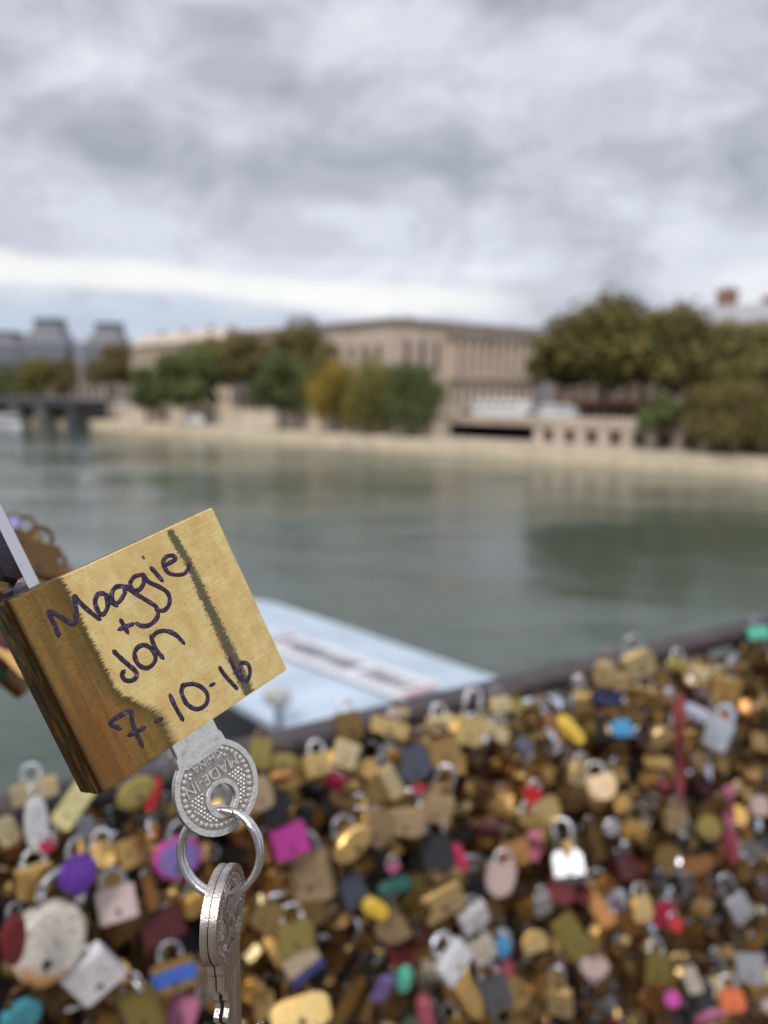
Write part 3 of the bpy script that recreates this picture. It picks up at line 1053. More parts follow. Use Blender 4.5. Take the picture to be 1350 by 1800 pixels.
mb = MB()
hwid = 0.6
z_ = lambda p: V((p.x, p.y, ztop_at(p.y) + .02))
for k in range(8):
    p, q = a2 + dx * Lb * k / 8, a2 + dx * Lb * (k + 1) / 8
    mb.add([z_(p - dy * hwid), z_(q - dy * hwid), z_(q + dy * hwid), z_(p + dy * hwid)], [(0, 1, 2, 3)])
me = mb.mesh('banner', simple('banner_cloth', (0.62, 0.62, 0.63), 0.7, var=0.08))
bn = link('banner', me, e)
sm = bn.modifiers.new('thickness', 'SOLIDIFY'); sm.thickness = 0.02; sm.offset = 1
mb = MB()
rnd = random.Random(3)
u = .10
while u < .90:
    if abs(u - .33) < .012 or abs(u - .60) < .012:
        u += .05
    p = a2 + dx * Lb * u
    wv = rnd.uniform(.09, .15)
    hh = .30
    zc = [z_(p + dx * s1 + dy * s2) + EZ * .025 for s1, s2 in ((0, -hh), (wv, -hh), (wv, hh), (0, hh))]
    mb.add(zc, [(0, 1, 2, 3)])
    if rnd.random() < .6:
        s2 = rnd.choice((-hh, 0, hh - .06))
        zc = [z_(p + dx * s1 + dy * t_) + EZ * .027 for s1, t_ in ((wv * .9, s2), (wv + .1, s2), (wv + .1, s2 + .06), (wv * .9, s2 + .06))]
        mb.add(zc, [(0, 1, 2, 3)])
    u += rnd.uniform(.036, .05)
link('lettering', mb.mesh('lettering', simple('banner_ink', (0.14, 0.14, 0.17), 0.7)), bn)
for u in (0.0, .965):
    mb = MB()
    p, q = a2 + dx * Lb * u, a2 + dx * Lb * (u + .035)
    mb.add([z_(p - dy * hwid * .7) + EZ * .026, z_(q - dy * hwid * .7) + EZ * .026, z_(q + dy * hwid * .7) + EZ * .026, z_(p + dy * hwid * .7) + EZ * .026], [(0, 1, 2, 3)])
    link('red_mark', mb.mesh('red_mark', simple('banner_red', (0.42, 0.16, 0.15), 0.7)), bn)
# lamp on a short mast standing on the canopy
p = inv @ on_z(490, 1275, ZR + .1)
mb = MB()
mb.tube([(p.x, p.y, hz - .1), (p.x, p.y, hz + .5)], .07, 10)
ms = link('mast', mb.mesh('mast', simple('mast_paint', (0.16, 0.18, 0.22), 0.4)), e)
mb = MB()
mb.tube([(p.x - .22, p.y, hz + .62), (p.x - .2, p.y, hz + .62), (p.x + .14, p.y, hz + .62), (p.x + .2, p.y, hz + .62)], [.12, .19, .19, .1], 14)
link('searchlight', smooth_by_angle(mb.mesh('searchlight', simple('lamp_housing', (0.42, 0.42, 0.40), 0.4))), ms)
# ------------------------------------------------------------ the inscribed padlock, its key, the ring and two more keys
MM = 0.001
LR = Matrix(((0.65492583, 0.39884668, -0.64186719), (-0.36546159, 0.91061019, 0.19294274), (0.66144538, 0.10821462, 0.74214527)))
LT = Vector((-56.5675, 32.2949, 215.6115))
HW, HH, TH = 30.0, 24.88, 12.1            # half width, half height, thickness of the body, mm


def frame(R3, t):                          # camera frame, mm -> world matrix
    m = R3.to_4x4()
    m.translation = t * MM
    return C2W @ m


LOCK_M = frame(LR, LT)


def face_uv(px, py, w=0.0):               # pixel -> (u, v) on the lock's face, mm
    d = Vector(((px - CX) / F, (py - CY) / F, 1))
    n = LR.col[2].copy()
    o = LT + n * w
    P = d * (n.dot(o) / n.dot(d))
    q = LR.transposed() @ (P - LT)
    return q.x, q.y


def mm_mesh(me):
    me.transform(Matrix.Scale(MM, 4))
    return me


def brass_body_mat():
    m, nt, b = new_mat('inscribed_brass')
    tc = N(nt, 'ShaderNodeTexCoord')
    mp = N(nt, 'ShaderNodeMapping')
    mp.inputs['Scale'].default_value = (1000, 1000, 1000)
    nt.links.new(tc.outputs['Object'], mp.inputs[0])
    P = mp.outputs[0]
    sep = N(nt, 'ShaderNodeSeparateXYZ')
    nt.links.new(P, sep.inputs[0])
    u, v, w = sep.outputs

    def noise_(scale, sx=1.0, sy=1.0, det=5, rough=0.6, rz=0.0):
        q = N(nt, 'ShaderNodeMapping')
        q.inputs['Scale'].default_value = (sx, sy, 1)
        q.inputs['Rotation'].default_value = (0, 0, rz)
        nt.links.new(P, q.inputs[0])
        n = N(nt, 'ShaderNodeTexNoise', Scale=scale, Detail=det, Roughness=rough)
        nt.links.new(q.outputs[0], n.inputs['Vector'])
        return n.outputs['Fac']
    streak = noise_(0.55, 0.28, 4.0, 5, 0.65, 0.08)       # fine brushing across the face
    fine = noise_(1.6, 0.25, 5.0, 4, 0.6, 0.10)
    patch = noise_(0.16, 1, 1, 5)
    grit = noise_(2.2, 1, 1, 4)
    front = ramp(nt, mathn(nt, 'ADD', w, 0.5), [(0.5, 1.0), (0.7, 0.0)])

    def sub(a, b_): return mathn(nt, 'SUBTRACT', a, b_)
    def mul(a, b_): return mathn(nt, 'MULTIPLY', a, b_)
    def add(a, b_): return mathn(nt, 'ADD', a, b_)
    sstep = ramp(nt, mathn(nt, 'MULTIPLY', add(v, 30.0), 1 / 60), [(0.57, 0.0), (0.80, 1.0)])
    ub = add(add(mul(sstep, 7.6), -15.4), mul(sub(streak, 0.5), 4.5))
    dd = sub(u, ub)                                       # < 0 inside the left third, where a dark reflection is painted
    dark_refl = ramp(nt, mathn(nt, 'ADD', mathn(nt, 'DIVIDE', mul(dd, -0.25), mathn(nt, 'MULTIPLY_ADD', sstep, 2.2, 1.0)), 0.5), [(0.40, 0.0), (0.62, 1.0)], 'LINEAR')
    gold = mixc(nt, ramp(nt, patch, [(0.3, 0.0), (0.7, 1.0)]), (1.0, 0.77, 0.33), (0.88, 0.60, 0.215))
    gold = mixc(nt, mul(ramp(nt, noise_(0.09, 1.6, 0.5, 4, 0.6, 0.5), [(0.45, 0.0), (0.62, 1.0)]), 0.4), gold, (0.66, 0.42, 0.14))
    gold = mixc(nt, mul(ramp(nt, noise_(0.35, 0.12, 3.0, 3, 0.6, 0.12), [(0.56, 0.0), (0.66, 1.0)]), 0.35), gold, (1.0, 0.84, 0.50))
    gold = mixc(nt, mul(ramp(nt, streak, [(0.30, 1.0), (0.46, 0.0)], 'LINEAR'), 0.35), gold, (0.46, 0.30, 0.09))
    # reflection painted in: olive next to its border, ochre in the middle, copper red low on the left
    near = ramp(nt, mathn(nt, 'MULTIPLY', dd, -0.1), [(0.0, 1.0), (0.45, 0.0)])
    brown = mixc(nt, near, (0.36, 0.20, 0.054), (0.10, 0.07, 0.026))
    lowl = mul(ramp(nt, mathn(nt, 'MULTIPLY_ADD', u, -1 / 14, -19 / 14 + 0.3), [(0.0, 0.0), (0.6, 1.0)]),
               ramp(nt, mathn(nt, 'MULTIPLY_ADD', v, 1 / 50, 0.5), [(0.35, 0.0), (0.75, 1.0)]))
    brown = mixc(nt, mul(lowl, 0.85), brown, (0.36, 0.13, 0.035))
    brown = mixc(nt, mul(ramp(nt, fine, [(0.40, 1.0), (0.54, 0.0)], 'LINEAR'), 0.8), brown, (0.13, 0.085, 0.03))
    vband = noise_(0.42, 1.0, 0.05, 4, 0.6)
    brown = mixc(nt, mul(ramp(nt, vband, [(0.44, 1.0), (0.58, 0.0)]), 0.42), brown, (0.085, 0.053, 0.02))
    col = mixc(nt, mul(dark_refl, 0.96), gold, brown)
    # dark line along the left edge, the chamfer's reflection painted in
    edge = ramp(nt, add(mathn(nt, 'MULTIPLY_ADD', u, -1 / 3, -27.8 / 3), mul(sub(grit, 0.5), 0.5)), [(0.0, 0.0), (0.35, 1.0)], 'LINEAR')
    col = mixc(nt, mul(edge, 0.85), col, (0.05, 0.03, 0.015))
    # the left flank is darker brass, streaked
    side = ramp(nt, mathn(nt, 'MULTIPLY_ADD', u, -1.0, -29.2), [(0.2, 0.0), (0.6, 1.0)], 'LINEAR')
    flank = mixc(nt, ramp(nt, noise_(0.5, 2.0, 0.3), [(0.45, 0.0), (0.62, 1.0)], 'LINEAR'), (0.10, 0.062, 0.025), (0.34, 0.22, 0.08))
    col = mixc(nt, side, col, flank)
    # green-black streak of old paint down the right third
    us = add(mathn(nt, 'MULTIPLY', ramp(nt, mathn(nt, 'MULTIPLY_ADD', v, 1 / 50, 0.5), [(0.0, 0.0), (0.22, 1.0)]), 1.0), 15.25)
    wid = ramp(nt, mathn(nt, 'MULTIPLY_ADD', v, 1 / 50, 0.5), [(0.0, 0.9), (0.1, 1.2), (1.0, 1.7)])
    ds = mathn(nt, 'DIVIDE', mathn(nt, 'ABSOLUTE', sub(u, us)), wid)
    ds = add(ds, add(mul(sub(noise_(1.5, 1, 1, 8, 0.8), 0.5), 4.5), mul(sub(noise_(0.35, 1, 1, 2), 0.5), 1.0)))
    stripe = mul(ramp(nt, mul(ds, 0.5), [(0.42, 1.0), (0.60, 0.0)], 'LINEAR'), front)
    stripe = mul(stripe, ramp(nt, mathn(nt, 'MULTIPLY_ADD', v, 1 / 50, 0.5), [(0.012, 0.0), (0.02, 1.0)], 'LINEAR'))
    green = mixc(nt, patch, (0.022, 0.024, 0.013), (0.07, 0.07, 0.042))
    col = mixc(nt, mul(stripe, 0.93), col, green)
    # pits and dark specks
    vo = N(nt, 'ShaderNodeTexVoronoi', Scale=0.42)
    nt.links.new(P, vo.inputs['Vector'])
    sp = mul(ramp(nt, vo.outputs['Distance'], [(0.04, 1.0), (0.10, 0.0)], 'LINEAR'), ramp(nt, noise_(0.25), [(0.5, 0.0), (0.56, 1.0)], 'LINEAR'))
    col = mixc(nt, mul(sp, 0.8), col, (0.06, 0.04, 0.02))
    # black scratches, short, in patches
    sc_ = mul(ramp(nt, noise_(1.3, 0.5, 6.0, 2, 0.5, -0.35), [(0.31, 1.0), (0.36, 0.0)], 'LINEAR'), ramp(nt, noise_(0.13), [(0.44, 0.0), (0.54, 1.0)], 'LINEAR'))
    col = mixc(nt, mul(sc_, 0.85), col, (0.16, 0.10, 0.035))
    nt.links.new(col, b.inputs['Base Color'])
    nt.links.new(mathn(nt, 'SUBTRACT', 1.0, mul(stripe, 0.85)), b.inputs['Metallic'])
    ro = add(mathn(nt, 'MULTIPLY_ADD', streak, 0.16, 0.10), add(mul(dark_refl, 0.05), mul(stripe, 0.35)))
    nt.links.new(ro, b.inputs['Roughness'])
    h = add(add(mul(streak, 0.6), mul(fine, 0.3)), add(mul(sp, -0.8), mul(patch, 1.2)))
    bm_ = N(nt, 'ShaderNodeBump', Strength=0.35, Distance=0.00012)
    nt.links.new(h, bm_.inputs['Height'])
    nt.links.new(bm_.outputs[0], b.inputs['Normal'])
    return m


lock = empty('padlock', 'large brass padlock with purple handwriting, held close in front of the river', 'padlock', LOCK_M)
bm = bmesh.new()
prof = [(HW, 0), (-28.9, 0), (-29.85, 0.95), (-HW, 1.5), (-HW, 5.2), (-29.5, 5.5), (-29.5, 6.6), (-HW, 6.9), (-HW, TH - 1.2), (-28.9, TH), (HW, TH)]
vs = [bm.verts.new((a, -HH, b_)) for a, b_ in prof]
fc = bm.faces.new(vs)
r = bmesh.ops.extrude_face_region(bm, geom=[fc])
bmesh.ops.translate(bm, vec=(0, 2 * HH, 0), verts=[g for g in r['geom'] if isinstance(g, bmesh.types.BMVert)])
bmesh.ops.recalc_face_normals(bm, faces=bm.faces)
ed = [e for e in bm.edges if len(e.link_faces) == 2 and e.calc_face_angle(0) > math.radians(50)]
bmesh.ops.bevel(bm, geom=ed, offset=0.32, segments=3, affect='EDGES', clamp_overlap=True)
body = bpy.data.meshes.new('body')
bm.to_mesh(body)
bm.free()
mm_mesh(body)
body.materials.append(brass_body_mat())
link('body', smooth_by_angle(body, 30), lock)

# shackle: faceted steel bar, one leg in the body, a locking notch, bent over to the left out of the picture
steel = aged_metal('shackle_steel', (0.66, 0.64, 0.66), (0.30, 0.28, 0.29), 0.16, 0.12, 300)
mb = MB()
path, rad = [], []
cu, cw = -22.9, 6.05
for vv in (-20.0, -24.0, -26.6, -28.4, -30.2, -36, -44, -52):
    path.append((cu, vv, cw))
for k in range(1, 11):
    a = PI * k / 10
    path.append((cu - 15 + 15 * math.cos(a), -52 - 15 * math.sin(a), cw))
for vv in (-46, -38, -33):
    path.append((cu - 30, vv, cw))
mb.tube(path, [4.45] * len(path), seg=8, up=(0, 0, 1))
# V notch on the inner side of the leg
for i in range(len(mb.v)):
    p = mb.v[i]
    if p.x < cu - 0.5 and abs(p.y + 28.4) < 0.1:
        p.x += 2.4
me = mm_mesh(mb.mesh('shackle'))
me.materials.append(steel)
me.materials.append(aged_metal('steel_dark_reflection', (0.10, 0.085, 0.10), (0.03, 0.026, 0.03), 0.3, 0.4, 300))  # darker steel for the left-facing facets: a dark reflection painted in
for p_ in me.polygons:
    if p_.normal.x < -0.35:
        p_.material_index = 1
link('shackle', smooth_by_angle(me, 25), lock)
# dark steel collar round the leg where it enters the body
mb = MB()
mb.tube([(cu, -HH + 1, cw), (cu, -HH - 0.5, cw), (cu, -HH - 0.55, cw)], [5.0, 5.0, 4.6], seg=24, up=(0, 0, 1))
me = mm_mesh(mb.mesh('collar', aged_metal('dark_steel', (0.22, 0.20, 0.20), (0.06, 0.05, 0.05), 0.35, 0.5, 300)))
link('collar', smooth_by_angle(me), lock)

# the handwriting, traced as strokes of ink lying on the face
STROKES = [
    [(257, 642), (243, 603), (213, 545), (226, 540), (270, 563), (322, 592), (336, 545), (327, 472), (346, 492), (385, 530), (438, 571)],
    [(458, 458), (430, 462), (418, 495), (432, 538), (455, 549), (474, 510), (464, 462), (478, 488), (512, 512)],
    [(545, 426), (510, 430), (491, 460), (500, 498), (524, 494), (548, 456), (552, 428), (600, 462), (650, 492), (688, 520), (692, 560), (660, 595), (625, 601), (600, 590)],
    [(632, 375), (592, 384), (571, 418), (590, 446), (618, 436), (634, 404), (628, 374), (655, 408), (705, 432), (738, 458), (745, 500), (722, 532), (686, 530)],
    [(664, 345), (686, 370), (713, 402)],
    [(628, 297), (632, 303)],
    [(718, 338), (750, 322), (772, 306), (758, 292), (730, 297), (718, 325), (738, 365), (780, 377), (816, 366), (832, 332)],
    [(762, 284), (766, 287)],
    [(530, 574), (545, 600), (561, 630)],
    [(524, 616), (555, 603), (584, 592)],
    [(500, 712), (525, 737), (562, 770), (592, 796), (601, 820), (580, 841), (550, 838), (536, 815), (545, 799)],
    [(608, 690), (591, 722), (604, 765), (637, 786), (667, 774), (684, 742), (668, 704), (635, 685), (604, 694)],
    [(664, 645), (672, 675), (690, 710), (716, 742)],
    [(668, 650), (692, 628), (732, 623), (775, 642), (808, 677)],
    [(526, 1052), (484, 1027), (530, 994), (572, 977), (582, 1022), (600, 1072), (626, 1128)],
    [(566, 1081), (600, 1066), (633, 1048)],
    [(686, 1022), (709, 1008)],
    [(747, 905), (770, 955), (803, 1013)],
    [(812, 858), (797, 885), (812, 930), (838, 957), (872, 966), (905, 944), (912, 905), (888, 872), (850, 856), (800, 862)],
    [(926, 862), (940, 855)],
    [(965, 783), (990, 820), (1041, 876)],
    [(1010, 741), (1030, 790), (1056, 832), (1082, 845), (1099, 808), (1090, 770), (1064, 765), (1051, 795), (1064, 832)],
]
mb = MB()
rnd = random.Random(5)
for si, st in enumerate(STROKES):
    pts = [face_uv(x / 2.5, 860 + y / 2.5) for x, y in st]
    pts = spline(pts, 7)
    n = len(pts)
    hw = 0.66 if si not in (5, 7) else (0.45 if si == 5 else 0.28)
    # elliptical, very flat bead of ink with rounded ends
    prevs = len(mb.v)
    SEG = 8
    ext = [pts[0] + (pts[0] - pts[1]).normalized() * hw * 0.8] + pts + [pts[-1] + (pts[-1] - pts[-2]).normalized() * hw * 0.8]
    for i, p in enumerate(ext):
        t = (ext[min(i + 1, len(ext) - 1)] - ext[max(i - 1, 0)])
        t = t.normalized() if t.length > 1e-6 else Vector((1, 0, 0))
        nn = Vector((-t.y, t.x, 0))
        e = min(i, len(ext) - 1 - i)
        wv = hw * (0.25 if e == 0 else (0.85 if e == 1 else 1.0)) * (0.92 + 0.2 * noise.noise(Vector((i * 0.23, si * 7.1, 0))))
        hgt = 0.035 + 0.004 * si / len(STROKES)
        for k in range(SEG):
            an = 2 * PI * k / SEG
            mb.v.append(p + nn * (wv * math.cos(an)) + Vector((0, 0, -hgt * math.sin(an) - 0.01)))
    for i in range(len(ext) - 1):
        for k in range(SEG):
            k2 = (k + 1) % SEG
            mb.f.append((prevs + i * SEG + k, prevs + i * SEG + k2, prevs + (i + 1) * SEG + k2, prevs + (i + 1) * SEG + k))
    mb.f.append(tuple(prevs + k for k in range(SEG)))
    mb.f.append(tuple(prevs + (len(ext) - 1) * SEG + k for k in range(SEG)))


def ink_mat():
    m, nt, b = new_mat('purple_ink')
    tc = N(nt, 'ShaderNodeTexCoord')
    nz = N(nt, 'ShaderNodeTexNoise', Scale=900, Detail=5)
    nt.links.new(tc.outputs['Object'], nz.inputs['Vector'])
    nt.links.new(ramp(nt, nz.outputs['Fac'], [(0.35, (0.008, 0.003, 0.008)), (0.52, (0.022, 0.008, 0.026)), (0.68, (0.11, 0.055, 0.16)), (0.76, (0.34, 0.23, 0.12))], 'LINEAR'), b.inputs['Base Color'])
    b.inputs['Roughness'].default_value = 0.32
    return m


link('handwriting', mm_mesh(mb.mesh('handwriting', ink_mat(), smooth=True)), lock)

# ---- the key: round bow with beaded, pebbled field and raised text
BOW_R, HOLE_Y, HOLE_R = 12.3, 3.3, 3.75
nickel = aged_metal('nickel_silver', (0.80, 0.77, 0.71), (0.62, 0.58, 0.53), 0.24, 0.3, 500)
shaded_field = aged_metal('shaded_matte_nickel', (0.46, 0.43, 0.39), (0.30, 0.28, 0.25), 0.5, 0.5, 600)  # rougher field, with the shade of the grooves painted into its darker colour
nickel_edge = aged_metal('worn_nickel', (0.60, 0.57, 0.53), (0.36, 0.32, 0.30), 0.26, 0.5, 1500)


def bow_outline(r, neck0, neck1, yneck):
    pts = [(neck0, yneck), (neck1, yneck), (neck1, -13.3)]
    a1 = math.atan2(-10.6, 7.6)
    a0 = math.atan2(-10.6, -7.2)
    pts += [(neck1 + 0.15, -12.6), (neck1 + 0.6, -12.1)]
    n = 56
    t0, t1 = a1 + 0.06, a0 - 0.06 + 2 * PI
    for k in range(n + 1):
        a = t0 + (t1 - t0) * k / n
        pts.append((r * math.cos(a), r * math.sin(a)))
    pts += [(neck0 - 0.6, -12.1), (neck0 - 0.15, -12.6), (neck0, -13.3)]
    return pts


def field_outline(r, ycut):
    a = math.asin(ycut / r)
    n = 56
    t0, t1 = a, PI - a
    pts = []
    for k in range(n + 1):
        q = t0 + (t1 - t0) * k / n
        pts.append((r * math.cos(q), r * math.sin(q)))
    x = r * math.cos(a)
    pts += [(-x + 1.0, ycut + 0.45), (x - 1.0, ycut + 0.45)]
    return pts


def text_mesh(s, width, height, cx, cy, z, depth):
    cu_ = bpy.data.curves.new('lettering', 'FONT')
    cu_.body = s
    cu_.size = 1
    cu_.extrude = 0.5
    cu_.align_x = 'CENTER'
    cu_.resolution_u = 3
    to = bpy.data.objects.new('lettering', cu_)
    COL.objects.link(to)
    bpy.context.view_layer.update()
    me = bpy.data.meshes.new_from_object(to.evaluated_get(bpy.context.evaluated_depsgraph_get()))
    bpy.data.objects.remove(to)
    bpy.data.curves.remove(cu_)
    xs = [v.co.x for v in me.vertices]; ys = [v.co.y for v in me.vertices]
    x0, x1, y0, y1 = min(xs), max(xs), min(ys), max(ys)
    for v in me.vertices:
        gx = ((v.co.x - x0) / (x1 - x0) - 0.5) * width
        gy = ((v.co.y - y0) / (y1 - y0) - 0.5) * height
        v.co = Vector((cx - gx, cy + gy, z + (-depth if v.co.z > 0 else 0.0)))
    return me


def stud(mb, x, y, r, z, h, n=8):
    b = len(mb.v)
    for rr, zz in ((r, z), (r * 0.92, z - h * 0.75), (r * 0.62, z - h)):
        for k in range(n):
            mb.v.append(Vector((x + rr * math.cos(2 * PI * k / n), y + rr * math.sin(2 * PI * k / n), zz)))
    for i in range(2):
        for k in range(n):
            k2 = (k + 1) % n
            mb.f.append((b + i * n + k, b + i * n + k2, b + (i + 1) * n + k2, b + (i + 1) * n + k))
    mb.f.append(tuple(b + 2 * n + k for k in range(n)))


N0, N1 = -6.4, 6.9


def make_bow():
    T = 2.0
    zf = -T / 2                                # front face level; the field lies 0.3 mm lower
    zb = zf + 0.45
    parts = [prism(bow_outline(BOW_R, N0, N1, -17.4), zb, T / 2, 0.12, 2, [circ(HOLE_R, 32, (0, HOLE_Y))], 'z'),
             prism(bow_outline(BOW_R - 0.02, N0 + 0.02, N1 - 0.02, -17.38), zf, zb + 0.02, 0.09, 2, [field_outline(10.75, -8.9)], 'z'),
             prism(circ(5.0, 40, (0, HOLE_Y)), zf, zb + 0.02, 0.12, 2, [circ(HOLE_R + 0.02, 32, (0, HOLE_Y))], 'z')]
    mb = MB()
    k = 0
    while True:                               # ring of large beads
        a = math.radians(-54) + k * 1.55 / 9.75
        if a > math.radians(234):
            break
        stud(mb, 9.75 * math.cos(a), 9.75 * math.sin(a), 0.70, zb + 0.02, 0.42, 10)
        k += 1
    sp = 1.02
    for j in range(-12, 13):
        for i in range(-12, 13):
            x = (i + (j % 2) * 0.5) * sp
            y = j * sp * 0.866 + 0.15
            if math.hypot(x, y) > 8.7 or math.hypot(x, y - HOLE_Y) < 5.5 or y < -8.2:
                continue
            if -5.2 < y < -1.0 and abs(x) < 8.9:
                continue
            if -8.9 < y < -5.9 and abs(x) < 4.9:
                continue
            stud(mb, x, y, 0.43, zb + 0.02, 0.36, 8)
    parts.append(mb.mesh('studs'))
    parts.append(text_mesh('MADE-IN', 16.6, 2.9, -0.1, -3.35, zb + 0.02, 0.44))
    parts.append(text_mesh('CHINA', 9.0, 2.2, 0.3, -7.35, zb + 0.02, 0.44))
    nb = len(parts[0].polygons)
    for p_ in parts:
        p_.materials.clear()
    me = mm_mesh(join_mesh(parts, 'bow'))
    me.materials.clear()
    me.materials.append(nickel)
    me.materials.append(shaded_field)
    for i, p_ in enumerate(me.polygons):
        p_.material_index = 1 if i < nb and p_.normal.z < -0.9 else 0
    return smooth_by_angle(me, 32)


def make_blade(sgn):
    """spine with a long groove, and a cut edge on the side sgn"""
    parts = []
    a, b_ = (-1.0, 6.9) if sgn < 0 else (-6.4, 1.0)
    g0, g1 = (a + 0.6, a + 3.2)
    if sgn > 0:
        g0, g1 = b_ - 3.2, b_ - 0.6
    sec = [(a, -1.0), (g0, -1.0), (g0 + 0.25, -0.25), (g1 - 0.25, -0.25), (g1, -1.0), (b_, -1.0), (b_, 1.0), (a, 1.0)]
    sp = prism(sec, -46.0, -17.35, 0.06, 1, axis='y')
    parts.append(sp)
    prof = []
    rnd = random.Random(4)
    y = -17.35
    depth = [6.2, 6.2, 4.4, 4.4, 3.4, 3.4, 4.9, 4.9, 3.0, 3.0, 4.4, 4.4, 5.2, 5.2]
    ys = [-17.35, -18.6, -18.65, -21.6, -23.2, -24.6, -26.2, -27.6, -29.2, -31.0, -32.6, -36, -38, -44]
    e = a if sgn < 0 else b_
    for d, yy in zip(depth, ys):
        prof.append((sgn * (d - 0.2), yy))
    pts = [(e - sgn * 0.02, -17.35)] + prof + [(e - sgn * 0.02, -46)]
    parts.append(prism(pts, -0.95, 0.55, 0.06, 1, axis='z'))
    me = mm_mesh(join_mesh(parts, 'blade'))
    me.materials.clear()
    me.materials.append(nickel_edge)
    return smooth_by_angle(me, 32)


bow_me = make_bow()
bow_edge_me = bow_me.copy()
bow_edge_me.materials.clear()
bow_edge_me.materials.append(aged_metal('rubbed_nickel', (0.58, 0.53, 0.49), (0.42, 0.37, 0.34), 0.24, 0.4, 1500))
bow_edge_me.materials.append(shaded_field)
key_off = Vector((-0.75, 42.25, 6.05))
k1 = empty('key', 'round nickel key stuck in the keyhole under the inscribed brass padlock', 'key',
           frame(LR, LT + LR @ key_off), 'keys of the inscribed padlock')
link('bow', bow_me, k1)

# ---- split ring through the key's hole
nrm = Vector((-0.15, -0.08, -0.915)).normalized()
dv = (Vector((0, 1, 0)) - nrm * nrm.y).normalized()       # in the ring's plane, downwards
rv = dv.cross(nrm)
if rv.x < 0:
    rv = -rv
RR = 10.8
cross = LT + LR @ Vector((-2.0, 48.1, 6.05))
RC = cross + dv * RR
steel_ring = aged_metal('ring_steel', (0.60, 0.58, 0.58), (0.36, 0.34, 0.34), 0.08, 0.2, 400)
mb = MB()
pts = []
TOT = 2 * PI * 1.97
n = 150
for k in range(n + 1):
    th = TOT * k / n
    ax = 0.93 * max(-1.0, min(1.0, (th - 2 * PI * 0.985) / 0.55))
    a = -PI / 2 + 0.30 - th * 1.0
    pts.append(RC + (rv * math.cos(a) + dv * math.sin(a)) * (RR + 0.0) + nrm * (-ax))
mb.tube(pts, [0.95] * len(pts), seg=14, up=tuple(nrm))
me = mm_mesh(mb.mesh('key_ring', steel_ring))
o = link('key_ring', smooth_by_angle(me, 50))
o.matrix_world = C2W
tag(o, 'shiny steel split ring hanging from the round key bow', 'key ring')

# ---- two keys hanging edge-on from the ring
grav = Vector((0, CP, SP))
Q = RC + dv * RR
mvec = Vector((math.sin(math.radians(82)), 0, -math.cos(math.radians(82))))


def hung_key(label, mdir, off, tilt, twist=0.0):
    y = (-grav + Vector((tilt, 0, 0))).normalized()
    m_ = (mdir - y * mdir.dot(y)).normalized()
    m_ = (Matrix.Rotation(twist, 3, y) @ m_).normalized()
    w = -m_
    x = y.cross(w).normalized()
    R3 = Matrix((x, y, w)).transposed()
    hole = Q + grav * 2.15 + off
    t = hole - y * HOLE_Y
    k = empty('key', label, 'key', frame(R3, t), 'keys of the inscribed padlock')
    link('bow', bow_edge_me, k)
    near = 1 if (x.z < 0) else -1
    link('blade', make_blade(near), k)
    return k


hung_key('spare key hanging edge-on from the ring, its pebbled face turned to the right', mvec, Vector((2.0, 0, 0)), 0.0)
hung_key('spare key pressed behind the other one on the ring, only its edge showing', mvec, mvec * -2.4 + Vector((2.0, 0.25, 0.0)), 0.004, 0.012)
# ------------------------------------------------------------ the bridge: deck, railing
FA = math.radians(57)
FD = V((math.sin(FA), math.cos(FA), 0))              # along the railing
FN = V((FD.y, -FD.x, 0))                              # towards the camera side
r_ = ray(675, 1241)
D0 = 0.95
P0 = r_ * (D0 / math.hypot(r_.x, r_.y))
RAILZ = P0.z
P0 = V((P0.x, P0.y, 0))
ZD = -1.55


def on_fence(px, py, o):
    r = ray(px, py)
    return r * ((P0 + FN * o).dot(FN) / r.dot(FN))


deck_mat = simple('bridge_planks', (0.16, 0.13, 0.10), 0.8, var=0.3, scale=3)
mb = MB()
mb.box(P0, FD, FN, EZ, -9, 24, -0.25, 7.0, ZD - 0.35, ZD)
tag(link('bridge_deck', mb.mesh('bridge_deck', deck_mat)), kind='structure')

rail_m = simple('railing_paint', (0.045, 0.034, 0.037), 0.42, var=0.3, scale=30, bump=0.3, bscale=200)
rl = empty('railing', 'dark metal bridge railing with a round handrail, buried under padlocks', 'railing', Matrix.Translation(P0 + EZ * ZD))
inv = rl.matrix_world.inverted()


def rpart(nm, mb_, m_, smooth=False):
    me = mb_.mesh(nm, m_, smooth)
    me.transform(inv)
    return link(nm, me, rl)


mb = MB()
mb.tube([P0 + FD * -6 + EZ * (RAILZ - 0.017), P0 + FD * 20 + EZ * (RAILZ - 0.017)], 0.017, 20, up=(0, 0, 1))
rpart('handrail', mb, rail_m, True)
for k in range(-2, 9):
    mb = MB()
    c = P0 + FD * (k * 2.0 + 0.9)
    mb.box(c, FD, FN, EZ, -.02, .02, -.03, .03, ZD, RAILZ - .04)
    rpart('post', mb, rail_m)
mb = MB()
for k in range(-30, 60):
    a = P0 + FD * (k * 0.08)
    mb.tube([a + EZ * (ZD + .05), a + EZ * (RAILZ - .05)], .002, 5)
for k in range(14):
    z = ZD + .08 + k * .08
    mb.tube([P0 + FD * -2.4 + EZ * z, P0 + FD * 4.8 + EZ * z], .002, 5)
rpart('wire_panel', mb, simple('wire', (0.2, 0.19, 0.18), 0.4, 0.8))

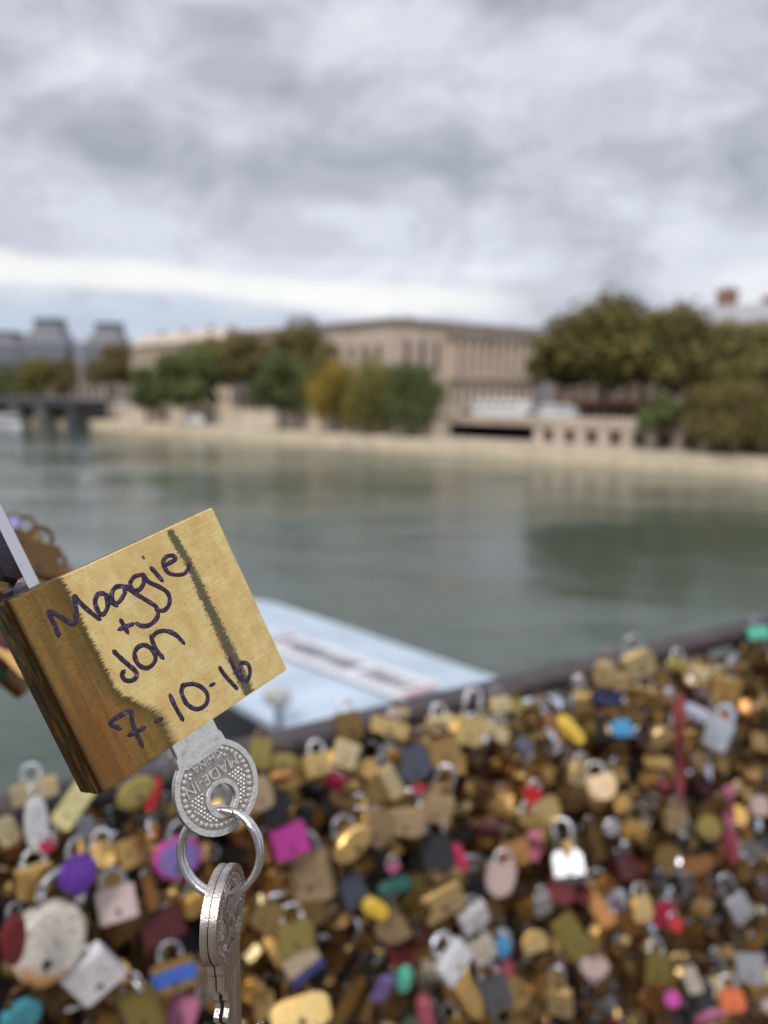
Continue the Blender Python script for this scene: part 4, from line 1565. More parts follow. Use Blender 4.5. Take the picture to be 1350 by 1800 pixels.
# ------------------------------------------------------------ fence padlocks: materials
GOLD = {
    'gold': aged_metal('bright_brass', (0.98, 0.70, 0.29), (0.48, 0.30, 0.10), 0.24, 0.4, 45),
    'pale gold': aged_metal('pale_brass', (1.0, 0.80, 0.44), (0.66, 0.48, 0.21), 0.28, 0.25, 45, marks=True),
    'brass': aged_metal('aged_brass', (0.68, 0.44, 0.16), (0.15, 0.085, 0.033), 0.25, 0.55, 50),
    'dull brass': aged_metal('dull_brass', (0.38, 0.25, 0.10), (0.10, 0.06, 0.028), 0.32, 0.65, 50),
    'dark bronze': aged_metal('dark_bronze', (0.20, 0.12, 0.052), (0.05, 0.03, 0.017), 0.34, 0.6, 50),
    'tan': aged_metal('tan_brass', (0.58, 0.43, 0.26), (0.28, 0.19, 0.11), 0.4, 0.4, 40, 0.75, marks=True),
    'olive': aged_metal('olive_brass', (0.46, 0.37, 0.12), (0.20, 0.155, 0.055), 0.36, 0.5, 50),
    'copper': aged_metal('copper_brown', (0.50, 0.25, 0.10), (0.18, 0.085, 0.04), 0.42, 0.5, 50),
    'silver': aged_metal('bright_steel', (0.74, 0.74, 0.78), (0.42, 0.41, 0.43), 0.24, 0.3, 60),
    'white steel': aged_metal('whitish_steel', (0.88, 0.88, 0.90), (0.55, 0.54, 0.55), 0.42, 0.3, 60, 0.45, marks=True),
    'grey steel': aged_metal('grey_steel', (0.40, 0.41, 0.44), (0.16, 0.15, 0.15), 0.36, 0.5, 60),
}
PAINT = {
    'white': (0.70, 0.69, 0.68), 'cream': (0.60, 0.54, 0.43), 'pale pink': (0.57, 0.43, 0.40), 'pink': (0.42, 0.12, 0.22), 'magenta': (0.60, 0.06, 0.38),
    'red': (0.55, 0.02, 0.03), 'crimson': (0.42, 0.02, 0.07), 'dark red': (0.18, 0.02, 0.025), 'maroon': (0.10, 0.018, 0.022), 'rose': (0.33, 0.06, 0.09),
    'purple': (0.16, 0.05, 0.40), 'violet': (0.26, 0.20, 0.52), 'navy': (0.03, 0.04, 0.15), 'blue': (0.05, 0.13, 0.50), 'bright blue': (0.08, 0.33, 0.62),
    'teal': (0.08, 0.34, 0.42), 'mint': (0.13, 0.58, 0.42), 'dark green': (0.012, 0.10, 0.075), 'yellow': (0.72, 0.50, 0.05), 'pale yellow': (0.70, 0.63, 0.30),
    'orange': (0.72, 0.17, 0.06), 'black': (0.022, 0.023, 0.028), 'slate': (0.07, 0.08, 0.11), 'pale blue': (0.55, 0.60, 0.72), 'beige': (0.42, 0.32, 0.22), 'charcoal': (0.09, 0.09, 0.095),
}


def rusty_cream():
    m, nt, b = new_mat('rusty_cream')
    tc = N(nt, 'ShaderNodeTexCoord')
    sep = N(nt, 'ShaderNodeSeparateXYZ')
    nt.links.new(tc.outputs['Object'], sep.inputs[0])
    n = N(nt, 'ShaderNodeTexNoise', Scale=4, Detail=7, Roughness=0.65)
    nt.links.new(tc.outputs['Object'], n.inputs['Vector'])
    n2 = N(nt, 'ShaderNodeTexNoise', Scale=14, Detail=6, Roughness=0.7)
    nt.links.new(tc.outputs['Object'], n2.inputs['Vector'])
    k = mathn(nt, 'ADD', mathn(nt, 'MULTIPLY', sep.outputs[2], -1.0), mathn(nt, 'MULTIPLY_ADD', n.outputs['Fac'], 0.6, -0.3))
    f = ramp(nt, k, [(0.18, 0.0), (0.44, 1.0)])
    c_ = mixc(nt, ramp(nt, n2.outputs['Fac'], [(0.5, 0.0), (0.62, 1.0)]), (0.62, 0.58, 0.50), (0.34, 0.30, 0.25))
    nt.links.new(mixc(nt, f, c_, (0.42, 0.22, 0.08)), b.inputs['Base Color'])
    b.inputs['Roughness'].default_value = 0.5
    return m


GOLD['rusty cream'] = rusty_cream()


def lock_mat(c):
    return GOLD[c] if c in GOLD else enamel(c.replace(' ', '_') + '_enamel', tuple(v * .82 for v in PAINT[c]))


# ------------------------------------------------------------ fence padlocks: shapes, one unit wide, front towards -y
def rounded(w, h, r_, n=5):
    pts = []
    for cx_, cz, a0 in ((w / 2 - r_, h / 2 - r_, 0), (-w / 2 + r_, h / 2 - r_, 90), (-w / 2 + r_, -h / 2 + r_, 180), (w / 2 - r_, -h / 2 + r_, 270)):
        for k in range(n + 1):
            a = math.radians(a0 + 90 * k / n)
            pts.append((cx_ + r_ * math.cos(a), cz + r_ * math.sin(a)))
    return pts


def heart(n=40):
    pts = []
    for k in range(n):
        t = 2 * PI * k / n
        pts.append((16 * math.sin(t) ** 3 / 34, (13 * math.cos(t) - 5 * math.cos(2 * t) - 2 * math.cos(3 * t) - math.cos(4 * t)) / 34 + .06))
    return pts


def shp(me, name):
    me.name = name
    smooth_by_angle(me, 40)
    return me


def laminated():
    parts = [prism(rounded(1, 1, .1, 3), -.26, .26, .03, 1)]
    mb = MB()
    for k in range(7):
        z = -.42 + k * .14
        mb.box(V((0, 0, 0)), V((1, 0, 0)), V((0, 1, 0)), EZ, -.53, .53, -.29, .29, z - .045, z + .045)
    parts.append(mb.mesh('plates'))
    return join_mesh(parts, 'body')


def dial_body():
    mb = MB()
    xs = [-.5, -.5, -.46, -.22, -.22, -.19, -.19, -.05, -.05, -.02, -.02, .12, .12, .15, .15, .29, .29, .32, .46, .5, .5]
    rs = [.01, .40, .46, .46, .36, .36, .48, .48, .36, .36, .48, .48, .36, .36, .48, .48, .36, .46, .46, .40, .01]
    mb.tube([(x, 0, 0) for x in xs], rs, 18, up=(0, 0, 1))
    return mb.mesh('body')


def rosette():
    parts = [prism(circ(.5, 28), -.16, .2, .06, 2)]
    parts.append(prism([((.33 + .06 * math.cos(8 * a)) * math.cos(a), (.33 + .06 * math.cos(8 * a)) * math.sin(a)) for a in [2 * PI * k / 48 for k in range(48)]], -.26, -.14, .03, 1))
    parts.append(prism(circ(.13, 16), -.33, -.24, .03, 1))
    return join_mesh(parts, 'body')


SHAPE = {
    'square': shp(prism(rounded(1, 1, .09, 3), -.24, .24, .05, 2), 'body'),
    'rounded': shp(prism(rounded(1, 1, .30, 6), -.24, .24, .08, 2), 'body'),
    'oval': shp(prism([(.5 * math.cos(a), .5 * math.sin(a)) for a in [2 * PI * k / 30 for k in range(30)]], -.25, .25, .12, 3), 'body'),
    'shield': shp(prism([(-.5, .5), (.5, .5), (.5, -.02), (.38, -.30), (0, -.5), (-.38, -.30), (-.5, -.02)], -.22, .22, .06, 2), 'body'),
    'heart': shp(prism(heart(), -.22, .22, .08, 3), 'body'),
    'disc': shp(prism(circ(.5, 32), -.2, .2, .07, 3), 'body'),
    'rosette': shp(rosette(), 'body'),
    'laminated': shp(laminated(), 'body'),
    'dial': shp(dial_body(), 'body'),
    'sleeve': shp(prism(rounded(1, 1, .35, 5), -.45, .45, .25, 3), 'body'),
}


def shackle_mesh(sp, h, r_, name='shackle'):
    mb = MB()
    R_ = sp / 2
    pts = [(-R_, 0, -.08), (-R_, 0, h * .5), (-R_, 0, h - R_)]
    for k in range(1, 10):
        a = PI - PI * k / 10
        pts.append((R_ * math.cos(a), 0, h - R_ + R_ * math.sin(a)))
    pts += [(R_, 0, h - R_), (R_, 0, h * .5), (R_, 0, -.08)]
    mb.tube(pts, r_, 10, up=(0, 1, 0))
    return mb.mesh(name, None, True)


SHK = {'std': shackle_mesh(.58, .46, .062), 'long': shackle_mesh(.56, .95, .062), 'thick': shackle_mesh(.62, .60, .105), 'thin': shackle_mesh(.5, .55, .05), 'tall': shackle_mesh(.34, 1.9, .085)}
mb = MB()
mb.tube([(0, -.012, 0), (0, .01, 0)], .085, 14, up=(0, 0, 1))
mb.box(V((0, 0, 0)), V((1, 0, 0)), V((0, 1, 0)), EZ, -.02, .02, -.012, .01, -.15, 0)
KEYHOLE = mb.mesh('keyhole')
BAND = prism(rounded(1.04, 1, .06, 2), -.265, .265, .02, 1)
BAND.name = 'band'
SPLATE = {}


def slot_mat(o, m_):
    o.material_slots[0].link = 'OBJECT'
    o.material_slots[0].material = m_


for me in list(SHAPE.values()) + list(SHK.values()) + [KEYHOLE, BAND]:
    me.materials.clear()
    me.materials.append(GOLD['brass'])
keyhole_m = simple('keyhole_dark', (0.03, 0.026, 0.022), 0.6)
DEPTH = {'square': .75, 'rounded': .8, 'oval': .9, 'shield': .8, 'heart': .8, 'disc': .8, 'rosette': .8, 'laminated': 1, 'dial': 1, 'sleeve': 1}
POS = []
rnd_n = random.Random(77)


def padlock(px, py, w, h, shape, colour, roll, label, group, o=0.085, yaw=0.0, pitch=-14.0, shk='std', shc=None, band=None, plane=None, cat='padlock', pos=None):
    """a padlock on the fence, seen at (px, py), w x h pixels big, rolled by `roll` degrees clockwise"""
    c = pos if pos is not None else on_fence(px, py, o)
    depth = c.dot(AF)
    W, Hh_ = w * depth / F, h * depth / F
    if shc is None:
        shc = 'silver' if shk != 'std' else rnd_n.choice(('silver', 'grey steel', 'dull brass', 'dark bronze'))
    tocam = V((-c.x, -c.y, 0)).normalized()
    nrm_ = (FN * .45 + tocam * .55).normalized()
    x = V((-nrm_.y, nrm_.x, 0))
    B_ = Matrix((x, -nrm_, EZ)).transposed()
    Rm = B_ @ Matrix.Rotation(math.radians(yaw), 3, 'Z') @ Matrix.Rotation(math.radians(pitch), 3, 'X') @ Matrix.Rotation(math.radians(roll), 3, 'Y')
    M = Rm.to_4x4()
    M.translation = c
    e = empty('padlock', label, cat, M, group)
    dpt = min(W, Hh_) * DEPTH[shape]
    if shape == 'dial':
        sc_ = (W, Hh_, Hh_)
    elif shape == 'sleeve':
        sc_ = (W, min(W, Hh_), Hh_)
    else:
        sc_ = (W, max(dpt, .5 * min(W, Hh_)), Hh_)
    bo = link('body', SHAPE[shape], e, Matrix.Diagonal((*sc_, 1)))
    slot_mat(bo, lock_mat(colour))
    if shk:
        if shape == 'sleeve':
            s_, key = Hh_ * .30 if Hh_ > W else W * .3, 'tall'
            s_ = min(W, Hh_) * 1.15
        else:
            s_, key = min(W, Hh_ * 1.25), shk
        zt = Hh_ / 2 * (0.9 if shape in ('disc', 'oval', 'rosette', 'dial') else (.62 if shape == 'heart' else 1.0))
        so = link('shackle', SHK[key], e, Matrix.Translation((0, 0, zt)) @ Matrix.Scale(s_, 4))
        slot_mat(so, lock_mat(shc))
    if shape in ('disc', 'rounded', 'heart', 'oval', 'laminated', 'square') and w > 34:
        f = {'disc': .2, 'rounded': .24, 'heart': .22, 'oval': .25, 'laminated': .29, 'square': .24}[shape]
        ko = link('keyhole', KEYHOLE, e, Matrix.Translation((0, -f * sc_[1] - .0006, -Hh_ * .22)) @ Matrix.Diagonal((W * .8, W * .1, W * .8, 1)))
        slot_mat(ko, keyhole_m)
    if band:
        bo2 = link('band', BAND, e, Matrix.Translation((0, 0, Hh_ * band[1])) @ Matrix.Diagonal((sc_[0], sc_[1], Hh_ * band[2], 1)))
        slot_mat(bo2, lock_mat(band[0]))
    POS.append((px, py, label))
    return e


# ---- padlocks one can pick out: px, py, w, h, shape, colour, roll, label, extras
NOTED = [
    (60, 1390, 78, 34, 'square', 'pale gold', -6, 'pale brass padlock lying flat on the handrail below the inscribed lock', {'shk': 'thick', 'o': .06}),
    (64, 1448, 44, 92, 'disc', 'white', 18, 'narrow tilted white disc padlock with a dark keyhole', {'yaw': 38, 'o': .11, 'shk': 'thin'}),
    (12, 1460, 38, 46, 'rounded', 'pale gold', -20, 'small pale brass padlock cut by the picture edge beside the narrow white disc', {}),
    (128, 1416, 40, 76, 'square', 'pale yellow', 42, 'pale yellow slim padlock with a big white shackle under the inscribed lock', {'shk': 'thick', 'shc': 'white', 'o': .10}),
    (238, 1392, 72, 44, 'oval', 'olive', -28, 'yellow-olive oval padlock just below the inscribed lock', {}),
    (268, 1396, 22, 54, 'sleeve', 'red', 22, 'slim red padlock sleeve between the olive oval lock and the round key', {}),
    (138, 1536, 72, 66, 'rosette', 'purple', 10, 'deep purple rosette-shaped round padlock', {'o': .12, 'shc': 'grey steel'}),
    (312, 1507, 78, 66, 'disc', 'violet', 12, 'violet-blue disc padlock with a magenta rim seen through the key ring', {'band': None, 'o': .10}),
    (57, 1553, 66, 62, 'shield', 'gold', 6, 'gleaming gold pointed padlock between the purple rosette and the big cream disc', {'o': .11}),
    (84, 1656, 128, 138, 'disc', 'rusty cream', 24, 'largest padlock, a big cream-white disc with a rusty lower rim', {'o': .13, 'yaw': 14, 'shc': 'grey steel'}),
    (24, 1650, 44, 92, 'oval', 'dark red', 8, 'dark red oval padlock overlapping the big cream disc', {'o': .17, 'yaw': 30}),
    (163, 1712, 82, 84, 'square', 'white steel', -33, 'silvery white square padlock tilted like a diamond beside the big cream disc', {'o': .13, 'shk': 'long', 'pitch': 4}),
    (205, 1590, 66, 58, 'square', 'pale pink', -4, 'pinkish-cream square padlock below the purple rosette', {'o': .10}),
    (285, 1628, 76, 54, 'square', 'maroon', -8, 'dark maroon square padlock next to the two hanging keys', {'o': .09}),
    (305, 1714, 74, 52, 'square', 'brass', -6, 'brass padlock with a broad blue band', {'o': .11, 'band': ('blue', .0, .5)}),
    (37, 1786, 70, 66, 'disc', 'teal', 0, 'teal blue round padlock under the big cream disc', {'o': .14}),
    (82, 1490, 30, 28, 'heart', 'crimson', 10, 'tiny dark red heart padlock between the white disc and the purple rosette', {'o': .12}),
    (345, 1587, 48, 44, 'rounded', 'gold', -12, 'shiny gold padlock peeping out beside the hanging keys', {'o': .10}),
    (250, 1775, 62, 76, 'square', 'olive', -28, 'olive-gold padlock at the bottom edge below the blue-banded lock', {'o': .12}),
    (322, 1776, 52, 54, 'rounded', 'pink', 18, 'dusty pink padlock at the bottom edge beside the hanging keys', {'o': .10}),
    (263, 1568, 22, 62, 'square', 'copper', -4, 'slim copper-coloured padlock above the maroon one', {'o': .09}),
    (150, 1452, 34, 34, 'disc', 'grey steel', 0, 'small grey round padlock under the pale yellow slim one', {'o': .08}),
    (510, 1478, 62, 54, 'square', 'magenta', -14, 'bright magenta square padlock', {'o': .10}),
    (548, 1538, 72, 82, 'square', 'tan', -16, 'large flat tan padlock right below the magenta one', {'o': .09}),
    (618, 1480, 84, 52, 'oval', 'gold', -27, 'golden oval padlock lying sideways with a silver shackle', {'o': .11, 'shk': 'std'}),
    (715, 1443, 64, 50, 'rounded', 'tan', 8, 'rounded tan padlock above the crimson slim one', {'o': .09}),
    (663, 1452, 60, 62, 'square', 'tan', 40, 'tan square padlock turned on its corner behind the golden oval', {'o': .08}),
    (607, 1325, 44, 42, 'square', 'pale gold', 24, 'bright pale gold square padlock with a large shackle close under the handrail', {'o': .09, 'shk': 'std'}),
    (560, 1341, 50, 34, 'square', 'gold', -6, 'yellow-gold padlock beside the bright pale gold square one', {'o': .08}),
    (456, 1324, 38, 48, 'square', 'olive', 14, 'olive-gold padlock just beside the round key bow', {'o': .08}),
    (497, 1338, 52, 26, 'oval', 'olive', 4, 'small olive oval padlock between the key bow and the yellow-gold lock', {'o': .08}),
    (685, 1279, 68, 26, 'square', 'gold', 19, 'slim gold padlock lying under the handrail with a long pale shackle', {'o': .08, 'shk': 'thin'}),
    (612, 1276, 46, 46, 'square', 'dull brass', -6, 'dull olive-brown padlock high against the handrail', {'o': .05}),
    (702, 1254, 38, 22, 'oval', 'tan', -4, 'small tan oval padlock lying on top of the handrail', {'o': .02}),
    (774, 1272, 48, 30, 'square', 'pale gold', -5, 'small pale gold padlock under the handrail, near the middle', {'o': .06}),
    (824, 1284, 50, 46, 'square', 'gold', 14, 'gold square padlock with a wide silver shackle under the handrail', {'o': .08, 'shk': 'long'}),
    (868, 1284, 56, 22, 'square', 'pale gold', 36, 'slim pale gold padlock slanting from the handrail', {'o': .08, 'shk': 'thin'}),
    (879, 1238, 38, 26, 'rounded', 'pale gold', -8, 'small shiny pale gold padlock poking above the handrail', {'o': .05}),
    (905, 1240, 30, 24, 'rounded', 'olive', 12, 'small olive-yellow padlock next to the one poking above the handrail', {'o': .05}),
    (688, 1373, 28, 60, 'square', 'pale gold', -24, 'slim pale gold padlock hanging aslant from a dark shackle', {'o': .09, 'shc': 'grey steel', 'shk': 'thick'}),
    (660, 1380, 30, 56, 'square', 'dull brass', -8, 'slim dull brass padlock alongside the slanting pale gold one', {'o': .08}),
    (659, 1595, 50, 28, 'sleeve', 'yellow', 36, 'bright yellow barrel-shaped padlock', {'o': .10, 'shk': None}),
    (693, 1557, 62, 26, 'sleeve', 'dark green', -6, 'dark green barrel-shaped padlock above the yellow one', {'o': .09, 'shk': None}),
    (690, 1526, 28, 28, 'heart', 'pink', 0, 'small pink heart padlock above the dark green barrel', {'o': .09}),
    (618, 1566, 50, 52, 'square', 'slate', -18, 'slate-blue padlock between the tan flat one and the yellow barrel', {'o': .09}),
    (777, 1583, 78, 54, 'square', 'pale gold', -16, 'wide pale gold padlock tilted above the white pair', {'o': .11}),
    (832, 1612, 54, 46, 'square', 'white', -22, 'white square padlock beside the wide pale gold one', {'o': .11}),
    (797, 1690, 68, 50, 'square', 'white steel', -30, 'white padlock with a thick tall shackle, beside the red sleeve', {'o': .12, 'shk': 'thick', 'shc': 'silver'}),
    (848, 1668, 46, 42, 'square', 'cream', -24, 'cream padlock tucked behind the white one with the thick shackle', {'o': .10}),
    (711, 1721, 26, 50, 'sleeve', 'mint', 2, 'mint green slim padlock beside the long silver shackle', {'o': .12, 'shk': None}),
    (748, 1780, 28, 62, 'sleeve', 'rose', -15, 'rose red sleeve padlock on a very long silver shackle', {'o': .13}),
    (518, 1647, 62, 52, 'square', 'olive', -4, 'yellow-green square padlock above the navy-edged one', {'o': .10}),
    (532, 1694, 64, 46, 'square', 'beige', -24, 'beige padlock with a navy blue lower edge', {'o': .11, 'band': ('navy', -.34, .34)}),
    (826, 1757, 42, 86, 'shield', 'gold', -22, 'tall amber gold pointed padlock beside the charcoal one', {'o': .12}),
    (870, 1745, 54, 56, 'square', 'charcoal', -18, 'charcoal grey square padlock beside the tall amber one', {'o': .10}),
    (878, 1548, 52, 58, 'shield', 'pale pink', 12, 'pale pink pointed padlock under the brown lock row', {'o': .11}),
    (807, 1506, 22, 48, 'sleeve', 'crimson', -20, 'crimson slim sleeve padlock near the middle of the fence', {'o': .10}),
    (884, 1665, 28, 36, 'sleeve', 'bright blue', 0, 'small bright blue sleeve padlock beside the cream one', {'o': .11, 'shk': None}),
    (890, 1702, 26, 30, 'rounded', 'rose', 8, 'small rose padlock below the small bright blue sleeve', {'o': .10}),
    (528, 1782, 104, 56, 'rounded', 'gold', -8, 'broad amber gold padlock at the bottom edge', {'o': .13}),
    (1122, 1166, 58, 46, 'rounded', 'pale gold', -18, 'bright gold rounded padlock, largest of those above the handrail', {'o': .09, 'pitch': -4}),
    (1062, 1183, 36, 42, 'rounded', 'pale gold', 10, 'pale gold padlock standing up against the handrail beside the largest', {'o': .09}),
    (1091, 1198, 28, 30, 'square', 'pale gold', 0, 'small pale gold padlock below the largest one above the handrail', {'o': .10, 'pitch': 2}),
    (1190, 1168, 40, 24, 'oval', 'olive', 8, 'yellow-olive oval padlock near the top of the railing', {'o': .09}),
    (1230, 1186, 40, 34, 'heart', 'pale gold', 10, 'pale gold heart-like padlock near the top of the railing', {'o': .10}),
    (1274, 1213, 50, 46, 'square', 'gold', 12, 'square gold padlock above the pale blue one', {'o': .11, 'pitch': 5}),
    (1333, 1113, 38, 22, 'rounded', 'mint', -6, 'mint green padlock on the handrail at the picture edge', {'o': .03}),
    (1262, 1290, 44, 52, 'square', 'pale blue', 14, 'pale blue-white square padlock with a heavy shackle lying sideways', {'o': .12, 'shk': 'thick', 'shc': 'pale blue'}),
    (1220, 1252, 64, 24, 'sleeve', 'pale blue', 2, 'pale blue-white bar lock lying level beside the pale blue square', {'o': .12, 'shk': None}),
    (1002, 1282, 24, 60, 'sleeve', 'yellow', -36, 'yellow sleeve padlock with a bright silver shackle slanting under the handrail', {'o': .11}),
    (1092, 1280, 36, 30, 'rounded', 'bright blue', 0, 'bright blue padlock below the navy one', {'o': .10}),
    (1070, 1226, 50, 22, 'square', 'navy', 6, 'navy blue padlock beneath the pale gold ones on the railing', {'o': .08}),
    (1018, 1200, 26, 30, 'disc', 'silver', 0, 'small silver round padlock against the handrail', {'o': .06, 'pitch': 0}),
    (933, 1400, 34, 46, 'heart', 'red', 20, 'vivid red heart padlock above the gold heart', {'o': .11}),
    (927, 1442, 48, 40, 'heart', 'gold', 4, 'gold heart padlock below the vivid red one', {'o': .10}),
    (1014, 1360, 42, 36, 'square', 'pale gold', 26, 'pale gold padlock tilted on its corner below the yellow sleeve', {'o': .10}),
    (1058, 1386, 52, 44, 'shield', 'tan', -14, 'tan pointed padlock beside the one tilted on its corner', {'o': .09}),
    (1000, 1522, 54, 54, 'rounded', 'silver', -14, 'silver rounded padlock with a dark rim', {'o': .10, 'shk': 'long', 'band': ('black', -.4, .2)}),
    (1074, 1453, 32, 30, 'disc', 'silver', 0, 'small shiny silver disc padlock on a black one', {'o': .11, 'shk': None}),
    (1048, 1482, 20, 60, 'square', 'dull brass', -19, 'thin dull brass padlock with a tall silver shackle', {'o': .11, 'shk': 'long'}),
    (986, 1565, 46, 44, 'rounded', 'dark red', 10, 'dark red padlock under the silver dark-rimmed one', {'o': .10}),
    (953, 1588, 32, 40, 'square', 'silver', -12, 'small silver padlock beside the dark red rounded one', {'o': .10}),
    (1126, 1597, 42, 42, 'rounded', 'gold', 6, 'round gold padlock beside the crimson pair', {'o': .11}),
    (1166, 1608, 42, 46, 'rounded', 'crimson', 8, 'crimson round padlock beside the round gold one', {'o': .11}),
    (1188, 1628, 26, 32, 'heart', 'red', -8, 'small bright red heart padlock overlapping the crimson round one', {'o': .13}),
    (1003, 1644, 46, 78, 'square', 'olive', -30, 'long pale olive padlock slanting above the pink heart', {'o': .10}),
    (1042, 1704, 56, 56, 'heart', 'pale pink', 6, 'pink-white heart padlock in the lower part of the fence', {'o': .12}),
    (984, 1760, 44, 48, 'square', 'pale gold', -8, 'pale gold square padlock hanging upright by a silver shackle at the bottom', {'o': .12, 'shk': 'long'}),
    (1182, 1756, 28, 28, 'disc', 'magenta', 0, 'small magenta round padlock', {'o': .12, 'shk': None}),
    (1286, 1758, 44, 38, 'rounded', 'orange', -10, 'orange-red padlock near the bottom corner', {'o': .12}),
    (1248, 1787, 58, 40, 'shield', 'pink', 170, 'pink pointed padlock at the bottom edge beside the orange one', {'o': .12}),
    (1226, 1521, 56, 32, 'shield', 'copper', -8, 'amber-brown padlock lying flat below the rose sleeve', {'o': .10}),
    (1284, 1484, 26, 66, 'sleeve', 'rose', -14, 'long rose-red sleeve padlock hanging under a pink ribbon', {'o': .11}),
    (1298, 1594, 40, 46, 'square', 'silver', -24, 'silver square padlock with a bright long shackle, low on the fence', {'o': .11, 'shk': 'long'}),
    (938, 1652, 46, 38, 'shield', 'gold', 170, 'gold pointed padlock upside down beside the pale olive one', {'o': .10}),
    (1216, 1722, 26, 42, 'square', 'cream', -30, 'small cream padlock beside the magenta round one', {'o': .11}),
    (1334, 1416, 34, 34, 'rounded', 'pale pink', 0, 'pale pink padlock cut by the picture edge', {'o': .10}),
    (1246, 1453, 44, 42, 'disc', 'olive', 0, 'amber-olive disc padlock between the two red ribbons', {'o': .09}),
    (1186, 1440, 46, 40, 'rounded', 'tan', 12, 'tan padlock at the lower end of the dark red ribbon', {'o': .10}),
    (1168, 1380, 30, 26, 'heart', 'rose', 0, 'small rose heart padlock beside the dark red ribbon', {'o': .09}),
    (1040, 1140 + 100, 30, 26, 'dial', 'black', 10, 'small black dial padlock under the handrail', {'o': .07}),
    (1320, 1700, 46, 50, 'laminated', 'grey steel', -10, 'grey layered steel padlock at the picture edge, low down', {'o': .10}),
    (1150, 1700, 50, 46, 'laminated', 'olive', 14, 'layered olive-brass padlock between the pink heart and the magenta round one', {'o': .10}),
    (905, 1500, 56, 40, 'square', 'copper', -8, 'copper-brown padlock above the pale pink pointed one', {'o': .09}),
    (455, 1395, 46, 54, 'rounded', 'tan', -12, 'pinkish-tan padlock next to the round key bow', {'o': .09}),
    (486, 1420, 46, 62, 'rounded', 'black', 12, 'black padlock between the key bow and the magenta square', {'o': .09}),
    (725, 1340, 60, 60, 'rounded', 'slate', -12, 'dark slate padlock below the slim gold one under the handrail', {'o': .08}),
    (735, 1388, 30, 22, 'heart', 'crimson', 12, 'tiny crimson heart padlock below the dark slate one', {'o': .10}),
    (770, 1500, 54, 66, 'rounded', 'black', -14, 'black rounded padlock beside the crimson slim sleeve', {'o': .09}),
    (780, 1320, 56, 40, 'square', 'brass', -10, 'plain brass padlock in the second row below the handrail', {'o': .08}),
    (768, 1420, 56, 48, 'square', 'tan', 14, 'pale tan padlock above the black rounded one', {'o': .10, 'shk': 'long'}),
]


def rail_row(px):             # row of the handrail's lower edge at column px
    lo, hi = 900.0, 1800.0
    for _ in range(30):
        mid = (lo + hi) / 2
        p = on_fence(px, mid, 0)
        if p.z > RAILZ - 0.036:
            lo = mid
        else:
            hi = mid
    return lo


for (px, py, w, h, shape, colour, roll, label, kw) in NOTED:
    if not kw.get('band', 1):
        kw = {k: v for k, v in kw.items() if k != 'band'}
    rr_ = rail_row(px)
    if 'pitch' not in kw and py < rr_ + 62 and not (1040 < px < 1140 and py < 1210):
        kw = dict(kw, pitch=-20)              # lies back on the heap, its shackle reaching in under the handrail
        h *= 1.05
    elif 'pitch' not in kw:
        kw = dict(kw, pitch=rnd_n.gauss(-12, 12), yaw=kw.get('yaw', rnd_n.gauss(0, 16)))
    e = padlock(px, py, w, h, shape, colour, roll, label, 'padlocks that stand out on the railing', **kw)
    if label.startswith('violet-blue disc'):
        b_ = e.children[0]
        rim_me = prism(circ(.56, 32), -.16, .16, .04, 1, [circ(.47, 32)])
        rim_me.materials.append(lock_mat('magenta'))
        link('rim', smooth_by_angle(rim_me, 40), e, Matrix.Diagonal((*b_.scale, 1)))

# violet disc: magenta rim ring
# ---- the many brass padlocks between them
rnd = random.Random(21)




# a short noun phrase for each noted padlock: everything in its label before the first place word
PLACE = (' lying ', ' with ', ' cut ', ' just ', ' between ', ' seen ', ' overlapping', ' tilted', ' below', ' next ', ' under ', ' peeping', ' at ', ' beside', ' above', ' right ', ' behind', ' turned', ' close', ' high',
         ' on ', ' slanting', ' poking', ' hanging', ' alongside', ' tucked', ' near', ' standing', ' in ', ' beneath', ' against', ', ', ' upside', ' cut')
ANAMES = []
for nt_ in NOTED:
    t = nt_[7]
    if t.startswith('largest padlock'):
        t = 'big cream disc padlock'
    cut = min([t.find(p_) for p_ in PLACE if t.find(p_) > 0] or [len(t)])
    ANAMES.append(t[:cut])
uniq = {}
for i, a in enumerate(ANAMES):
    uniq.setdefault(a, []).append(i)
GOODA = [v[0] for v in uniq.values() if len(v) == 1]

cands = []
tries = 0
PAL = [('brass', 30), ('dull brass', 22), ('gold', 18), ('pale gold', 8), ('dark bronze', 20), ('tan', 3), ('olive', 6), ('copper', 5), ('silver', 3), ('grey steel', 2.5), ('black', 3), ('slate', 1.2), ('cream', .6),
       ('maroon', 2), ('dark red', 1.5), ('rose', .8), ('pale pink', .4), ('navy', .7), ('dark green', .7), ('crimson', .7), ('violet', .1), ('blue', .4), ('yellow', .4)]
PC, PW = [p[0] for p in PAL], [p[1] for p in PAL]
SH = [('square', 40), ('rounded', 22), ('oval', 8), ('shield', 7), ('heart', 6), ('disc', 6), ('laminated', 7), ('dial', 4)]
SHC, SHW = [p[0] for p in SH], [p[1] for p in SH]
pts_ = [(a[0], a[1], 20) for a in NOTED]
fill = []
while len(fill) < 190 and tries < 60000:
    tries += 1
    px, py = rnd.uniform(-12, 1362), rnd.uniform(1130, 1812)
    rr_ = rail_row(px)
    if py < rr_ + 14:
        continue
    scale = 55 * (0.62 + 0.38 * (1 - px / 1350)) * (0.86 + 0.2 * (py - rr_) / 450)
    dmin = scale * (0.60 if tries < 20000 else .48)
    if any((px - a) ** 2 + (py - b_) ** 2 < dmin * dmin for a, b_, c in pts_):
        continue
    pts_.append((px, py, 0))
    fill.append((px, py, scale * rnd.uniform(.62, 1.25)))
TILT = lambda r_: 'hanging upright' if abs(r_) < 14 else ('slightly tilted' if abs(r_) < 32 else ('steeply tilted' if abs(r_) < 75 else 'upside down'))
used = {}
todo = []
